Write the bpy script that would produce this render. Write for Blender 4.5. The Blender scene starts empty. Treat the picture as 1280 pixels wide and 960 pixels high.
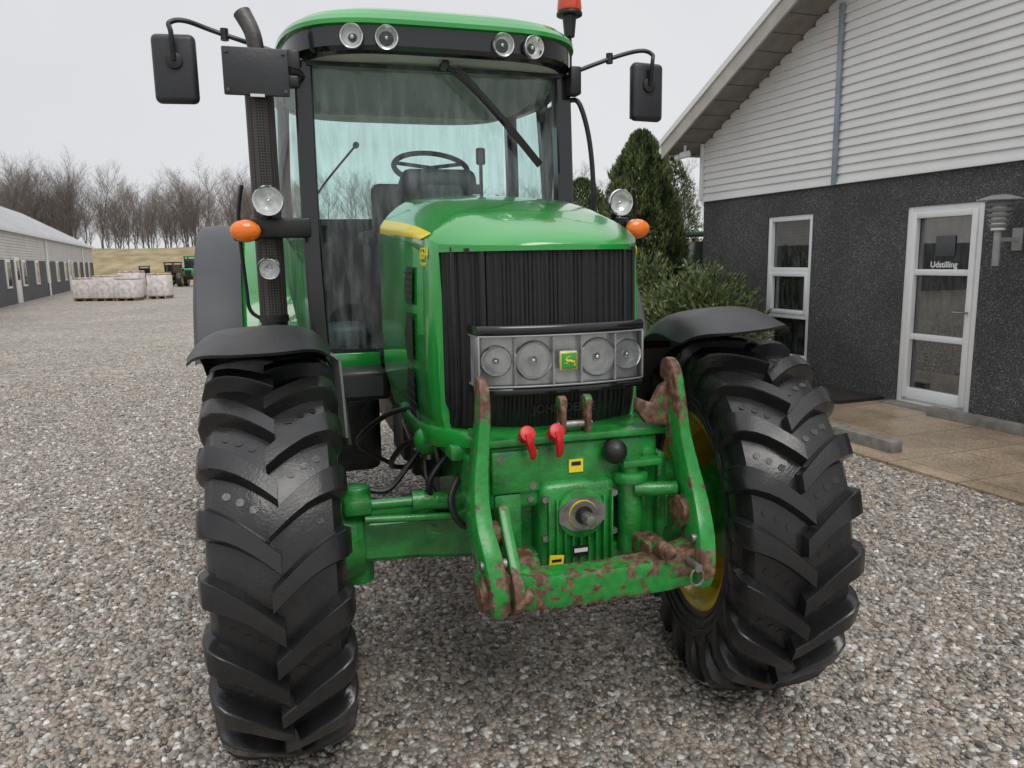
import bpy,bmesh,math,random
from mathutils import Vector,Matrix,Euler,noise
random.seed(7)
D=bpy.data; S=bpy.context.scene; COL=S.collection
rad=math.radians
# ------------------------------------------------------------ materials
def newmat(name):
    m=D.materials.new(name); m.use_nodes=True
    nt=m.node_tree; b=nt.nodes['Principled BSDF']
    return m,nt,b
def ramp(nt,stops,interp='LINEAR'):
    r=nt.nodes.new('ShaderNodeValToRGB'); r.color_ramp.interpolation=interp
    e=r.color_ramp.elements
    e[0].position=stops[0][0]; e[0].color=(*stops[0][1],1)
    e[1].position=stops[-1][0]; e[1].color=(*stops[-1][1],1)
    for p,c in stops[1:-1]:
        x=e.new(p); x.color=(*c,1)
    return r
def M(name,col,rough=.5,metal=0,coat=0,var=.25,vs=6,bump=0,bs=60,spec=.5,col2=None,rv=.15,bd=.01):
    m,nt,b=newmat(name); L=nt.links.new
    tc=nt.nodes.new('ShaderNodeTexCoord')
    n=nt.nodes.new('ShaderNodeTexNoise'); n.inputs['Scale'].default_value=vs; n.inputs['Detail'].default_value=6
    L(tc.outputs['Object'],n.inputs['Vector'])
    c2=col2 or tuple(c*(1-var) for c in col)
    r=ramp(nt,[(.35,c2),(.65,col)]); L(n.outputs['Fac'],r.inputs['Fac']); L(r.outputs['Color'],b.inputs['Base Color'])
    mr=nt.nodes.new('ShaderNodeMapRange'); mr.inputs['From Min'].default_value=.3; mr.inputs['From Max'].default_value=.7
    mr.inputs['To Min'].default_value=max(.02,rough-rv*rough); mr.inputs['To Max'].default_value=min(1,rough+rv*rough)
    L(n.outputs['Fac'],mr.inputs['Value']); L(mr.outputs['Result'],b.inputs['Roughness'])
    b.inputs['Metallic'].default_value=metal; b.inputs['Coat Weight'].default_value=coat; b.inputs['Coat Roughness'].default_value=.06
    b.inputs['Specular IOR Level'].default_value=spec
    if bump:
        n2=nt.nodes.new('ShaderNodeTexNoise'); n2.inputs['Scale'].default_value=bs; n2.inputs['Detail'].default_value=4
        L(tc.outputs['Object'],n2.inputs['Vector'])
        bp=nt.nodes.new('ShaderNodeBump'); bp.inputs['Strength'].default_value=bump; bp.inputs['Distance'].default_value=bd
        L(n2.outputs['Fac'],bp.inputs['Height']); L(bp.outputs['Normal'],b.inputs['Normal'])
    return m
def rusty(name,paint,thr,sc=9,zone=0):
    m,nt,b=newmat(name); L=nt.links.new
    tc=nt.nodes.new('ShaderNodeTexCoord')
    n=nt.nodes.new('ShaderNodeTexNoise'); n.inputs['Scale'].default_value=sc; n.inputs['Detail'].default_value=10; n.inputs['Roughness'].default_value=.72
    L(tc.outputs['Object'],n.inputs['Vector'])
    src=n.outputs['Fac']
    def add(a,b_):
        q=nt.nodes.new('ShaderNodeMath'); L(a,q.inputs[0]); L(b_,q.inputs[1]); return q.outputs[0]
    if zone:
        sx=nt.nodes.new('ShaderNodeSeparateXYZ'); L(tc.outputs['Object'],sx.inputs[0])
        z=ramp(nt,[(.0,(.0,.0,.0)),(.60,(.07,.07,.07)),(.66,(.07,.07,.07)),(.72,(.05,.05,.05)),(.80,(.0,.0,.0)),(1.0,(0,0,0))])
        mz=nt.nodes.new('ShaderNodeMapRange'); mz.inputs['From Min'].default_value=0; mz.inputs['From Max'].default_value=1.1; L(sx.outputs[2],mz.inputs['Value']); L(mz.outputs[0],z.inputs['Fac'])
        mz2=nt.nodes.new('ShaderNodeMapRange'); mz2.inputs['From Min'].default_value=1.08; mz2.inputs['From Max'].default_value=1.24; mz2.inputs['To Max'].default_value=.16; L(sx.outputs[2],mz2.inputs['Value'])
        src=add(add(src,z.outputs[0]),mz2.outputs[0])
    ge=nt.nodes.new('ShaderNodeNewGeometry'); pm=nt.nodes.new('ShaderNodeMapRange'); pm.inputs['From Min'].default_value=.52; pm.inputs['From Max'].default_value=.60; pm.inputs['To Max'].default_value=.15; L(ge.outputs['Pointiness'],pm.inputs['Value'])
    src=add(src,pm.outputs[0])
    f=ramp(nt,[(thr-.012,(0,0,0)),(thr+.012,(1,1,1))]); L(src,f.inputs['Fac'])
    n2=nt.nodes.new('ShaderNodeTexNoise'); n2.inputs['Scale'].default_value=45; n2.inputs['Detail'].default_value=6; L(tc.outputs['Object'],n2.inputs['Vector'])
    rc=ramp(nt,[(.3,(.045,.022,.014)),(.5,(.12,.055,.033)),(.7,(.24,.14,.095))]); L(n2.outputs['Fac'],rc.inputs['Fac'])
    pc=ramp(nt,[(.3,tuple(c*.7 for c in paint)),(.65,paint)]); L(n2.outputs['Fac'],pc.inputs['Fac'])
    mx=nt.nodes.new('ShaderNodeMix'); mx.data_type='RGBA'
    L(f.outputs['Color'],mx.inputs['Factor']); L(pc.outputs['Color'],mx.inputs['A']); L(rc.outputs['Color'],mx.inputs['B'])
    L(mx.outputs['Result'],b.inputs['Base Color'])
    mr=nt.nodes.new('ShaderNodeMapRange'); mr.inputs['To Min'].default_value=.25; mr.inputs['To Max'].default_value=.6
    L(f.outputs['Color'],mr.inputs['Value']); L(mr.outputs['Result'],b.inputs['Roughness'])
    bp=nt.nodes.new('ShaderNodeBump'); bp.inputs['Strength'].default_value=.3; bp.inputs['Distance'].default_value=.003
    L(n2.outputs['Fac'],bp.inputs['Height']); L(bp.outputs['Normal'],b.inputs['Normal'])
    return m
GREEN=(.018,.31,.045)
m_green=M('green_paint',GREEN,.18,coat=.9,var=.10,vs=4,bump=.14,bs=260,rv=.5,bd=.004)
m_greend=M('green_casting_paint',(.02,.27,.042),.32,coat=.4,var=.45,vs=16,bump=.25,bs=90)
m_rust=rusty('rust_and_green',(.02,.27,.042),.605,14,zone=1)
m_rusty=rusty('mostly_rust',(.02,.22,.04),.47,13)
m_yellow=M('yellow_paint',(.78,.56,.01),.38,coat=.3,var=.5,vs=7)
m_stripe=M('yellow_decal',(.85,.68,.03),.35,coat=.4,var=.05)
m_blk=M('black_plastic',(.014,.014,.015),.38,var=.3,vs=12,bump=.12,bs=150)
m_blkg=M('black_gloss',(.010,.011,.012),.16,coat=.4,var=.2)
m_grill=M('grille_black',(.008,.008,.009),.5,var=.4,vs=20)
m_gry=M('weathered_grey_plastic',(.075,.08,.088),.5,var=.3,vs=5,bump=.1)
m_mir=M('dark_mirror_shell',(.035,.037,.042),.4,var=.3,vs=5,bump=.1)
m_rub=M('wet_rubber',(.011,.0115,.013),.26,var=.4,vs=9,bump=.15,bs=120,col2=(.021,.0205,.020),rv=.6,bd=.004)
m_chr=M('chrome',(.75,.75,.76),.12,metal=1,var=.1)
m_met=M('worn_steel',(.34,.33,.31),.38,metal=.8,var=.45,vs=20,bump=.2)
m_pipe=M('sooty_steel',(.12,.115,.11),.45,metal=.6,var=.5,vs=14,bump=.2)
m_alu=M('grey_bracket',(.36,.37,.37),.4,metal=.4,var=.3)
m_orange=M('orange_lens',(.90,.20,.01),.15,coat=.6,var=.1)
m_red=M('red_rubber',(.62,.012,.015),.35,var=.3,vs=30)
m_beac=M('beacon_lens',(.75,.07,.02),.12,coat=.6,var=.15)
m_white=M('white_paint',(.80,.81,.81),.4,var=.05)
m_int=M('interior_dark',(.045,.052,.052),.6,var=.3,bump=.1)
m_intl=M('interior_beige',(.62,.63,.60),.6,var=.12)
m_eng=M('engine_grime',(.018,.021,.018),.45,var=.6,vs=18,bump=.5,bs=50)
m_label=M('white_label',(.7,.7,.68),.4,var=.05)
m_concrete=M('concrete',(.25,.235,.21),.7,var=.4,vs=9,bump=.4,bs=80)
m_bowl=M('lamp_reflector',(.88,.90,.90),.2,metal=.35,coat=1,var=.22,vs=40,bump=.5,bs=90,bd=.003)
m_refl=M('reflector_backing',(.62,.64,.64),.22,metal=.35,coat=.6,var=.35,vs=18)
def glassmat(name,tint,dirt=.05,gl=.03,ior=1.45):
    m=D.materials.new(name); m.use_nodes=True; nt=m.node_tree; nt.nodes.clear(); L=nt.links.new
    o=nt.nodes.new('ShaderNodeOutputMaterial'); t=nt.nodes.new('ShaderNodeBsdfTransparent'); t.inputs[0].default_value=(*tint,1)
    g=nt.nodes.new('ShaderNodeBsdfGlossy'); g.inputs['Roughness'].default_value=gl; f=nt.nodes.new('ShaderNodeFresnel'); f.inputs[0].default_value=ior
    a=nt.nodes.new('ShaderNodeMixShader'); L(f.outputs[0],a.inputs[0]); L(t.outputs[0],a.inputs[1]); L(g.outputs[0],a.inputs[2])
    d=nt.nodes.new('ShaderNodeBsdfDiffuse'); d.inputs[0].default_value=(.55,.60,.59,1)
    tc=nt.nodes.new('ShaderNodeTexCoord'); mp=nt.nodes.new('ShaderNodeMapping'); mp.inputs['Scale'].default_value=(14,14,2.5)
    n=nt.nodes.new('ShaderNodeTexNoise'); n.inputs['Scale'].default_value=2; n.inputs['Detail'].default_value=8
    L(tc.outputs['Object'],mp.inputs[0]); L(mp.outputs[0],n.inputs['Vector'])
    mr=nt.nodes.new('ShaderNodeMapRange'); mr.inputs['From Min'].default_value=.4; mr.inputs['From Max'].default_value=.75; mr.inputs['To Min'].default_value=.01; mr.inputs['To Max'].default_value=dirt*2.5
    L(n.outputs['Fac'],mr.inputs['Value'])
    # rain droplets
    v=nt.nodes.new('ShaderNodeTexVoronoi'); v.inputs['Scale'].default_value=75; L(tc.outputs['Object'],v.inputs['Vector'])
    dr=nt.nodes.new('ShaderNodeMapRange'); dr.inputs['From Min'].default_value=.12; dr.inputs['From Max'].default_value=.22; dr.inputs['To Min'].default_value=dirt*1.6; dr.inputs['To Max'].default_value=0; L(v.outputs['Distance'],dr.inputs['Value'])
    ad=nt.nodes.new('ShaderNodeMath'); L(mr.outputs[0],ad.inputs[0]); L(dr.outputs[0],ad.inputs[1])
    s=nt.nodes.new('ShaderNodeMixShader'); L(ad.outputs[0],s.inputs[0]); L(a.outputs[0],s.inputs[1]); L(d.outputs[0],s.inputs[2]); L(s.outputs[0],o.inputs[0])
    return m
m_glass=glassmat('cab_glass',(.80,.96,.93),.09,ior=1.5)
m_clear=glassmat('clear_lens',(.97,.98,.98),.01,.02,1.4)
m_pane=M('dark_window_glass',(.02,.025,.026),.04,coat=1,var=.2,spec=1)
# ------------------------------------------------------------ mesh builder
class MB:
    def __init__(s): s.bm=bmesh.new(); s.mats=[]
    def mi(s,m):
        if m not in s.mats: s.mats.append(m)
        return s.mats.index(m)
    def add(s,t,mat):
        k=s.mi(mat)
        for f in t.faces: f.material_index=k
        me=D.meshes.new('tmp'); t.to_mesh(me); t.free(); s.bm.from_mesh(me); D.meshes.remove(me); return s
    def box(s,c,sz,mat,rot=(0,0,0),bev=0,seg=2,taper=None):
        t=bmesh.new(); bmesh.ops.create_cube(t,size=1)
        for v in t.verts: 
            v.co=Vector((v.co.x*sz[0],v.co.y*sz[1],v.co.z*sz[2]))
            if taper and v.co.z>0: v.co.x*=taper; v.co.y*=taper
        if bev: bmesh.ops.bevel(t,geom=list(t.edges),offset=bev,segments=seg,affect='EDGES',profile=.5)
        bmesh.ops.transform(t,matrix=Matrix.Translation(c)@Euler(rot).to_matrix().to_4x4(),verts=t.verts)
        return s.add(t,mat)
    def cyl(s,p0,p1,r,mat,r2=None,seg=24,bev=0):
        p0=Vector(p0);p1=Vector(p1); d=p1-p0; r2=r if r2 is None else r2
        t=bmesh.new(); bmesh.ops.create_cone(t,cap_ends=True,segments=seg,radius1=r,radius2=r2,depth=d.length)
        if bev:
            es=[e for e in t.edges if abs(e.verts[0].co.z-e.verts[1].co.z)<1e-6]
            bmesh.ops.bevel(t,geom=es,offset=bev,segments=2,affect='EDGES',profile=.5)
        q=Vector((0,0,1)).rotation_difference(d.normalized()).to_matrix().to_4x4()
        bmesh.ops.transform(t,matrix=Matrix.Translation((p0+p1)/2)@q,verts=t.verts)
        return s.add(t,mat)
    def sph(s,c,r,mat,sc=(1,1,1),sub=3,rot=(0,0,0)):
        t=bmesh.new(); bmesh.ops.create_icosphere(t,subdivisions=sub,radius=r)
        bmesh.ops.transform(t,matrix=Matrix.Translation(c)@Euler(rot).to_matrix().to_4x4()@Matrix.Diagonal((*sc,1)),verts=t.verts)
        return s.add(t,mat)
    def grid(s,rows,mat,closeu=False,closev=False,cap=False):
        t=bmesh.new(); V=[[t.verts.new(p) for p in r] for r in rows]; n=len(rows);k=len(rows[0])
        for i in range(n if closev else n-1):
            for j in range(k if closeu else k-1):
                a,b,c,d=V[i][j],V[i][(j+1)%k],V[(i+1)%n][(j+1)%k],V[(i+1)%n][j]
                try: t.faces.new((a,b,c,d))
                except ValueError: pass
        if cap: 
            t.faces.new(V[0][::-1]); t.faces.new(V[-1])
        bmesh.ops.recalc_face_normals(t,faces=t.faces)
        return s.add(t,mat)
    def tube(s,pts,r,mat,seg=10,n=6,smooth=True,sec=None,closed=False):
        P=[Vector(p) for p in pts]
        R=r if isinstance(r,(list,tuple)) else [r]*len(P)
        if smooth and len(P)>2:
            Q=[];RR=[]
            for i in range(len(P)-1):
                p0=P[max(i-1,0)];p1=P[i];p2=P[i+1];p3=P[min(i+2,len(P)-1)]
                for k in range(n):
                    u=k/n
                    Q.append(.5*((2*p1)+(p2-p0)*u+(2*p0-5*p1+4*p2-p3)*u*u+(3*p1-p0-3*p2+p3)*u**3)); RR.append(R[i]*(1-u)+R[i+1]*u)
            Q.append(P[-1]);RR.append(R[-1]); P=Q;R=RR
        rows=[]; nrm=None
        for i,p in enumerate(P):
            tg=(P[min(i+1,len(P)-1)]-P[max(i-1,0)]).normalized()
            if nrm is None:
                up=Vector((1,0,0)) if abs(tg.x)<.8 else Vector((0,0,1))
                nrm=(up-tg*up.dot(tg)).normalized()
            else: nrm=(nrm-tg*nrm.dot(tg)).normalized()
            bn=tg.cross(nrm)
            if sec: rows.append([p+nrm*(x*R[i])+bn*(y*R[i]) for x,y in sec])
            else: rows.append([p+(nrm*math.cos(2*math.pi*k/seg)+bn*math.sin(2*math.pi*k/seg))*R[i] for k in range(seg)])
        return s.grid(rows,mat,closeu=True,cap=True)
    def revolve(s,prof,mat,seg=96,c=(0,0,0)):
        rows=[]
        for k in range(seg):
            a=2*math.pi*k/seg
            rows.append([Vector((c[0]+x,c[1]-r*math.cos(a),c[2]+r*math.sin(a))) for x,r in prof])
        return s.grid(rows,mat,closev=True)
    def poly(s,pts,mat,ext=None,bev=0):
        t=bmesh.new(); vs=[t.verts.new(p) for p in pts]; f=t.faces.new(vs)
        if ext is not None:
            e=[t.verts.new(Vector(p)+Vector(ext)) for p in pts]; t.faces.new(e[::-1]); k=len(pts)
            for i in range(k): t.faces.new((vs[i],e[i],e[(i+1)%k],vs[(i+1)%k]))
        bmesh.ops.recalc_face_normals(t,faces=t.faces)
        if bev: bmesh.ops.bevel(t,geom=[e for e in t.edges if len(e.link_faces)==2 and e.calc_face_angle(0)>1.2],offset=bev,segments=2,affect='EDGES',profile=.5)
        bmesh.ops.triangulate(t,faces=[f for f in t.faces if len(f.verts)>4])
        return s.add(t,mat)
    def done(s,name,parent=None,loc=None,sharp=35,label=None,flat=False):
        bm=s.bm
        if not flat:
            for f in bm.faces: f.smooth=True
            for e in bm.edges:
                if len(e.link_faces)==2 and e.calc_face_angle(0)>rad(sharp): e.smooth=False
        me=D.meshes.new(name); bm.to_mesh(me); bm.free()
        for m in s.mats: me.materials.append(m)
        o=D.objects.new(name,me); COL.objects.link(o)
        if parent: o.parent=parent
        if loc: o.location=loc
        if label: o['label']=label
        return o
def empty(name,loc,rotz=0,label=None,cat=None):
    e=D.objects.new(name,None); COL.objects.link(e); e.location=loc; e.rotation_euler=(0,0,rotz); e.empty_display_size=.3
    if label:e['label']=label
    if cat:e['category']=cat
    return e
def text(body,size,mat,mx,parent,name='lettering',ext=.001,align='CENTER',sx=1,conform=None):
    c=D.curves.new('txt','FONT'); c.body=body; c.size=size; c.extrude=ext; c.align_x=align; c.align_y='CENTER'; c.offset=size*.015
    o=D.objects.new('txt',c); COL.objects.link(o); bpy.context.view_layer.update()
    me=D.meshes.new_from_object(o); D.objects.remove(o); me.transform(mx@Matrix.Diagonal((sx,1,1,1)))
    if conform:
        for v in me.vertices: v.co=conform(v.co)
    me.materials.clear(); me.materials.append(mat)
    t=D.objects.new(name,me); COL.objects.link(t); t.parent=parent; return t
def frame(x,y,o):
    x=Vector(x).normalized(); y=Vector(y).normalized(); z=x.cross(y); m=Matrix((x,y,z)).transposed().to_4x4(); m.translation=Vector(o); return m
RS=[(-1,-.6),(-.9,-.85),(-.6,-1),(.6,-1),(.9,-.85),(1,-.6),(1,.6),(.9,.85),(.6,1),(-.6,1),(-.9,.85),(-1,.6)]
PS=[(-1,-.9),(-.88,-.97),(-.5,-1),(.5,-1),(.88,-.97),(1,-.9),(1,0),(1,.9),(.88,.97),(.5,1),(-.5,1),(-.88,.97),(-1,.9),(-1,0)]
# ============================================================ TRACTOR
TH=rad(16.5)
T=empty('tractor',(.045,2.70,0),TH,'green farm tractor with black cab and rusty front linkage','tractor')
def lerp(tab,x):
    if x<=tab[0][0]: return tab[0][1]
    for (a,b),(c,d) in zip(tab,tab[1:]):
        if x<=c: return b+(d-b)*(x-a)/(c-a)
    return tab[-1][1]
BS=-.195
ZC=[(-.42,1.643),(-.412,1.656),(-.40,1.665),(-.38,1.679),(-.3,1.713),(-.15,1.757),(0,1.793),(.2,1.828),(.5,1.860),(.86,1.885)]
def hw(b):
    if b<-.15: return .36*max(.0,((b+.42)/.27))**(1/3)
    return lerp([(-.15,.36),(-.05,.368),(.2,.378),(.86,.385)],b)
def edgez(b): return lerp([(-.42,1.64),(-.2,1.650),(-.15,1.665),(.05,1.69),(.3,1.71),(.86,1.75)],b)
def hoodpt(b,p,bot=None):
    w=hw(b); s=1 if p>=0 else -1; q=abs(p); zc=lerp(ZC,b); ez=edgez(b)
    cr=min(.038,(zc-ez)*.55)
    if q<=1:
        d=zc-cr-ez
        z=zc-cr*q*q-d*q**6+.005*math.exp(-((q-.62)/.12)**2)*min(1,max(0,(b+.40)/.3))
        return Vector((s*q*w,b,z))
    u=q-1
    if bot is None: bot=1.626 if b<BS-.001 else .97
    z=ez+(bot-ez)*u
    bulge=.010*math.sin(math.pi*u) if bot<1.2 else 0
    tuck=.03*max(0,u-.8)/.2 if bot<1.2 else 0
    return Vector((s*(w+bulge-tuck),b,z))
ps=[-2,-1.9,-1.8,-1.6,-1.4,-1.2,-1.08]+[math.copysign(1-(1-abs(x))**1.6,x) if x else 0 for x in [i/18 for i in range(-18,19)]]+[1.08,1.2,1.4,1.6,1.8,1.9,2]
bs=[-.42,-.4195,-.418,-.414,-.408,-.40,-.38,-.35,-.32,-.28,-.24,BS-.002,BS,-.17,-.15,-.1,0,.1,.2,.3,.4,.5,.6,.7,.8,.86]
mb=MB(); mb.grid([[hoodpt(b,p) for p in ps] for b in bs],m_green)
for s in(-1,1): mb.grid([[hoodpt(BS,s*(1+k/8)) for k in range(9)],[hoodpt(BS,s*(1+k/8))+Vector((-s*.03,.02,0)) for k in range(9)]],m_green)
mb.grid([[hoodpt(.862,p)*1 for p in ps],[Vector((hoodpt(.862,p).x*.97,.83,hoodpt(.862,p).z-.02)) for p in ps]],m_blk)
hood=mb.done('hood',T,sharp=50)
for s in (-1,1):
    mb=MB(); rows=[]
    for i in range(30):
        b=.84-.97*i/29; t=i/29
        hgt=1 if t<.9 else math.sqrt(max(0.02,1-((t-.9)/.1)**2))
        rows.append([hoodpt(b,s*(.95+(.085*k/5)*hgt*(1-.25*t)))+Vector((s*.003,0,.002)) for k in range(6)])
    mb.grid(rows,m_stripe); mb.done('stripe',hood)
    for z0,z1 in ((1.45,1.58),(1.25,1.42),(1.05,1.22)):
        mb=MB(); o=.004; rows=[]
        for i in range(9):
            z=z0+(z1-z0)*i/8; x=s*(.377+.010*math.sin(math.pi*(1.66-z)/.69)+o)
            b0=.03+.10*(1.63-z)*.5; b1=b0+.17-.05*abs(i-4)/4
            rows.append([Vector((x,b0,z)),Vector((x+s*.002,(b0+b1)/2,z)),Vector((x+s*.002,b1,z))])
        mb.grid(rows,m_blk); 
        for k in range(5):
            z=z0+.02+(z1-z0-.04)*k/4; mb.box((s*.388,.12,z),(.008,.12,.006),m_grill)
        mb.done('side_vent',hood)
    def conf(v,s=s): 
        return Vector((s*(hw(v.y)+.010*math.sin(math.pi*min(1,max(0,(edgez(v.y)-v.z)/.7)))+.0035+(abs(v.x)-.4)),v.y,v.z))
    fr=(lambda o: frame((0,-1,0),(0,0,1),o)) if s<0 else (lambda o: frame((0,1,0),(0,0,1),o))
    text('6534',.052,m_stripe,fr((s*.4,-.105,1.622)),hood,sx=.92,conform=conf)
    text('Premium',.019,m_stripe,fr((s*.4,-.105,1.590)),hood,conform=conf)
# ---- grille
def nose(a,off=0,bf=-.42): return bf+.27*(abs(a)/.36)**3-off
def nrow(z,amp=0,bf=-.42,n=300,wmax=.325,off=0,pitch=.024):
    row=[];L=0;prev=None
    for i in range(n+1):
        u=math.pi*(i/n-.5); a=wmax*math.sin(u); b=nose(a,0,bf)
        p=Vector((a,b,z))
        if prev: L+=(p-prev).length
        prev=p; db=.27*3*(abs(a)**2)/(.36**3)*(1 if a>0 else -1)
        nn=Vector((db,-1,0)).normalized()
        ph=(L/pitch)%1; c=amp*(1 if ph<.4 else -1 if .5<ph<.9 else 0)
        row.append(p+nn*(c+off))
    return row
mb=MB(); zs=[1.06,1.09,1.15,1.22,1.3,1.4,1.5,1.58,1.62,1.64]
def bfz(z): return lerp([(1.06,-.37),(1.12,-.395),(1.2,-.405),(1.4,-.405),(1.55,-.402),(1.64,-.400)],z)
mb.grid([nrow(z,.0028 if 1.07<z<1.63 else 0,bfz(z),wmax=.342,pitch=.026) for z in zs],m_grill)
for s in (-1,1):
    for q in(70,103): mb.tube([nrow(z,0,bfz(z),wmax=.342,off=.004)[int(150+s*q)] for z in zs],.008,m_blk,seg=6)
mb.box((0,-.2,1.35),(.56,.1,.55),m_blk)
mb.box((0,-.16,1.63),(.56,.3,.012),m_blk)
mb.grid([nrow(1.058,0,-.37,n=60,wmax=.335,off=o) for o in(.012,.004,-.02)],m_blk)
grille=mb.done('grille',T,sharp=30)
# ---- headlight panel
def pn(a): return -.440+.045*(abs(a)/.265)**2.4
def prow(z,wm,out,n=40):
    r=[]
    for i in range(n+1):
        a=wm*(2*i/n-1); r.append(Vector((a,pn(a)-out,z)))
    for q in((.3,.012),(1,.05),(1.3,.13)): r.append(Vector((wm+.004*q[0],pn(wm)-out+q[1],z)))
    for q in((.3,.012),(1,.05),(1.3,.13)): r.insert(0,Vector((-wm-.004*q[0],pn(wm)-out+q[1],z)))
    return r
mb=MB()
def band(z0,z1,out,mat,wm,rnd=0,close=True):
    rows=[]; k=6
    for i in range(k+1):
        t=i/k; rows.append(prow(z0+(z1-z0)*t,wm,out-rnd*(2*t-1)**4))
    if close:
        rows=[[Vector((p.x*.97,-.28,p.z)) for p in rows[0]]]+rows+[[Vector((p.x*.97,-.28,p.z)) for p in rows[-1]]]
    mb.grid(rows,mat)
band(1.378,1.406,.006,m_blkg,.270,rnd=.006)
band(1.372,1.377,.004,m_alu,.268,rnd=.001)
band(1.226,1.371,-.022,m_refl,.262)
band(1.220,1.225,.004,m_alu,.268,rnd=.001)
band(1.196,1.219,.004,m_blkg,.269,rnd=.006)
for s in(-1,1):
    mb.box((s*.267,pn(.265)+.02,1.298),(.007,.055,.150),m_alu,bev=.002)
    for a in(.162,.045): mb.box((s*a,pn(a)+.012,1.298),(.005,.026,.143),m_refl)
panel=mb.done('headlight_panel',T)
mb=MB(); mb.grid([[p for p in prow(z,.262,.002)[3:-3]] for z in(1.227,1.3,1.370)],m_clear); mb.done('lens_cover',panel)
for a,r in((-.213,.047),(-.103,.058),(.103,.058),(.213,.047)):
    mb=MB(); b=pn(a)+.016; nn=Vector((0,-1,0))
    c=Vector((a,b,1.30)); e1=Vector((1,0,0)); e2=Vector((0,0,1)); rows=[]
    for rr,dep in((1.05,-.006),(1.05,.004),(1.0,.008),(.95,.006)):
        rows.append([c+nn*dep+(e1*math.cos(t)+e2*math.sin(t))*rr*r for t in [2*math.pi*k/40 for k in range(40)]])
    mb.grid(rows,m_chr,closeu=True); rows=[]
    for rr,dep in((.95,.006),(.9,.0),(.8,-.008),(.6,-.018),(.4,-.024),(.2,-.026),(.02,-.026)):
        rows.append([c+nn*dep+(e1*math.cos(t)+e2*math.sin(t))*rr*r for t in [2*math.pi*k/40 for k in range(40)]])
    mb.grid(rows,m_bowl,closeu=True); mb.sph(c+nn*-.008,r*.26,m_chr,sc=(1,1.3,1),sub=3)
    mb.done('headlight',panel)
mb=MB(); c=Vector((0,-.442,1.297)); mb.box(c,(.058,.012,.060),m_refl,bev=.005); mb.box(c+Vector((0,-.004,0)),(.054,.010,.054),m_stripe,bev=.0047,seg=3); mb.box(c+Vector((0,-.006,0)),(.050,.010,.050),m_green,bev=.0047,seg=3)
def deer(mb,c,sc,x,y,mat,ext):
    x=Vector(x);y=Vector(y)
    for pg in ([(-.75,.15),(-.5,.32),(-.2,.2),(.3,.18),(.75,-.1),(.85,.1),(.95,.02),(.85,-.2),(.45,-.3),(.1,-.12),(-.35,-.1),(-.55,.05)],
               [(-.35,-.05),(-.1,-.1),(-.4,-.35),(-.8,-.3),(-.85,-.38),(-.38,-.47)],
               [(.5,-.2),(.8,-.2),(.9,-.55),(.65,-.75),(.95,-.8),(1.0,-.5)],
               [(-.5,.28),(-.42,.3),(-.15,.62),(.2,.66),(.2,.74),(-.2,.72)],[(-.55,.3),(-.48,.3),(-.45,.75),(-.52,.78)]):
        mb.poly([Vector(c)+x*(p*sc)+y*(q*sc) for p,q in pg],mat,ext=ext)
deer(mb,c+Vector((0,-.0115,.0)),.019,(1,0,0),(0,0,1),m_stripe,(0,-.0015,0))
mb.done('emblem',panel)
text('JOHN DEERE',.036,m_blk,frame((1,0,0),(0,0,1),(0,-.4085,1.145)),panel,ext=.003)
# ---- chassis, engine
mb=MB()
mb.box((0,.1,.90),(.40,1.0,.22),m_greend,bev=.02); mb.box((0,1.6,.82),(.5,2.4,.45),m_eng,bev=.03)
mb.box((0,.55,1.2),(.5,.7,.5),m_eng,bev=.03)
mb.box((0,1.02,1.35),(.70,.34,.88),m_blk,bev=.03)
mb.box((-.30,.35,.93),(.13,.30,.12),m_eng,bev=.02); mb.box((-.27,.7,.86),(.2,.3,.2),m_eng,bev=.02)
mb.box((-.31,.12,.90),(.10,.12,.16),m_eng,bev=.02); mb.cyl((-.34,.22,.80),(-.34,.22,.98),.045,m_eng,bev=.01)
for i in range(7): mb.cyl((-.33,.2+.13*i,.88),(-.33,.2+.13*i,1.0),.022,m_eng)
mb.box((-.30,-.05,1.0),(.08,.5,.05),m_greend,bev=.01)
mb.box((.30,-.05,1.0),(.08,.5,.05),m_greend,bev=.01)
mb.box((0,-.22,1.0),(.55,.34,.07),m_greend,bev=.02)
for s in(-1,1): mb.tube([(s*.35,.5,1.0),(s*.355,.15,1.0),(s*.345,-.1,1.02),(s*.30,-.26,1.04),(s*.22,-.34,1.045)],[.03,.033,.036,.03,.026],m_green,sec=RS)
chassis=mb.done('chassis',T)
for pts in ([(-.33,-.02,1.0),(-.42,.1,.95),(-.45,.3,.82),(-.3,.5,.75)],[(-.3,.1,1.02),(-.4,.12,.88),(-.5,.05,.80),(-.60,.05,.82)],[(-.28,-.1,.98),(-.38,-.12,.86),(-.33,-.1,.74),(-.2,.0,.7)],
            [(-.3,.3,1.05),(-.45,.4,1.0),(-.55,.6,.85),(-.4,.8,.7)],[(-.26,-.2,.95),(-.34,-.28,.85),(-.3,-.3,.76),(-.2,-.25,.78)],[(-.34,.05,1.05),(-.37,.0,.9),(-.36,-.05,.82),(-.30,-.1,.76)],[(.3,0,1.0),(.40,.1,.9),(.45,.1,.8),(.5,.05,.8)]):
    mb=MB(); mb.tube(pts,.011,m_blk,seg=8); mb.cyl(pts[0],Vector(pts[0])+Vector((.0,0,.03)),.016,m_met,seg=6); mb.done('hydraulic_hose',T)
for pts in ([(-.31,-.1,1.0),(-.35,0,.98),(-.36,.3,1.03)],[(-.33,.0,.92),(-.37,.15,.90),(-.37,.5,.95)],[(-.33,-.05,.9),(-.35,-.08,1.0),(-.33,-.12,1.05)]):
    mb=MB(); mb.tube(pts,.007,m_met,seg=6); mb.done('steel_pipe',T)
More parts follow.
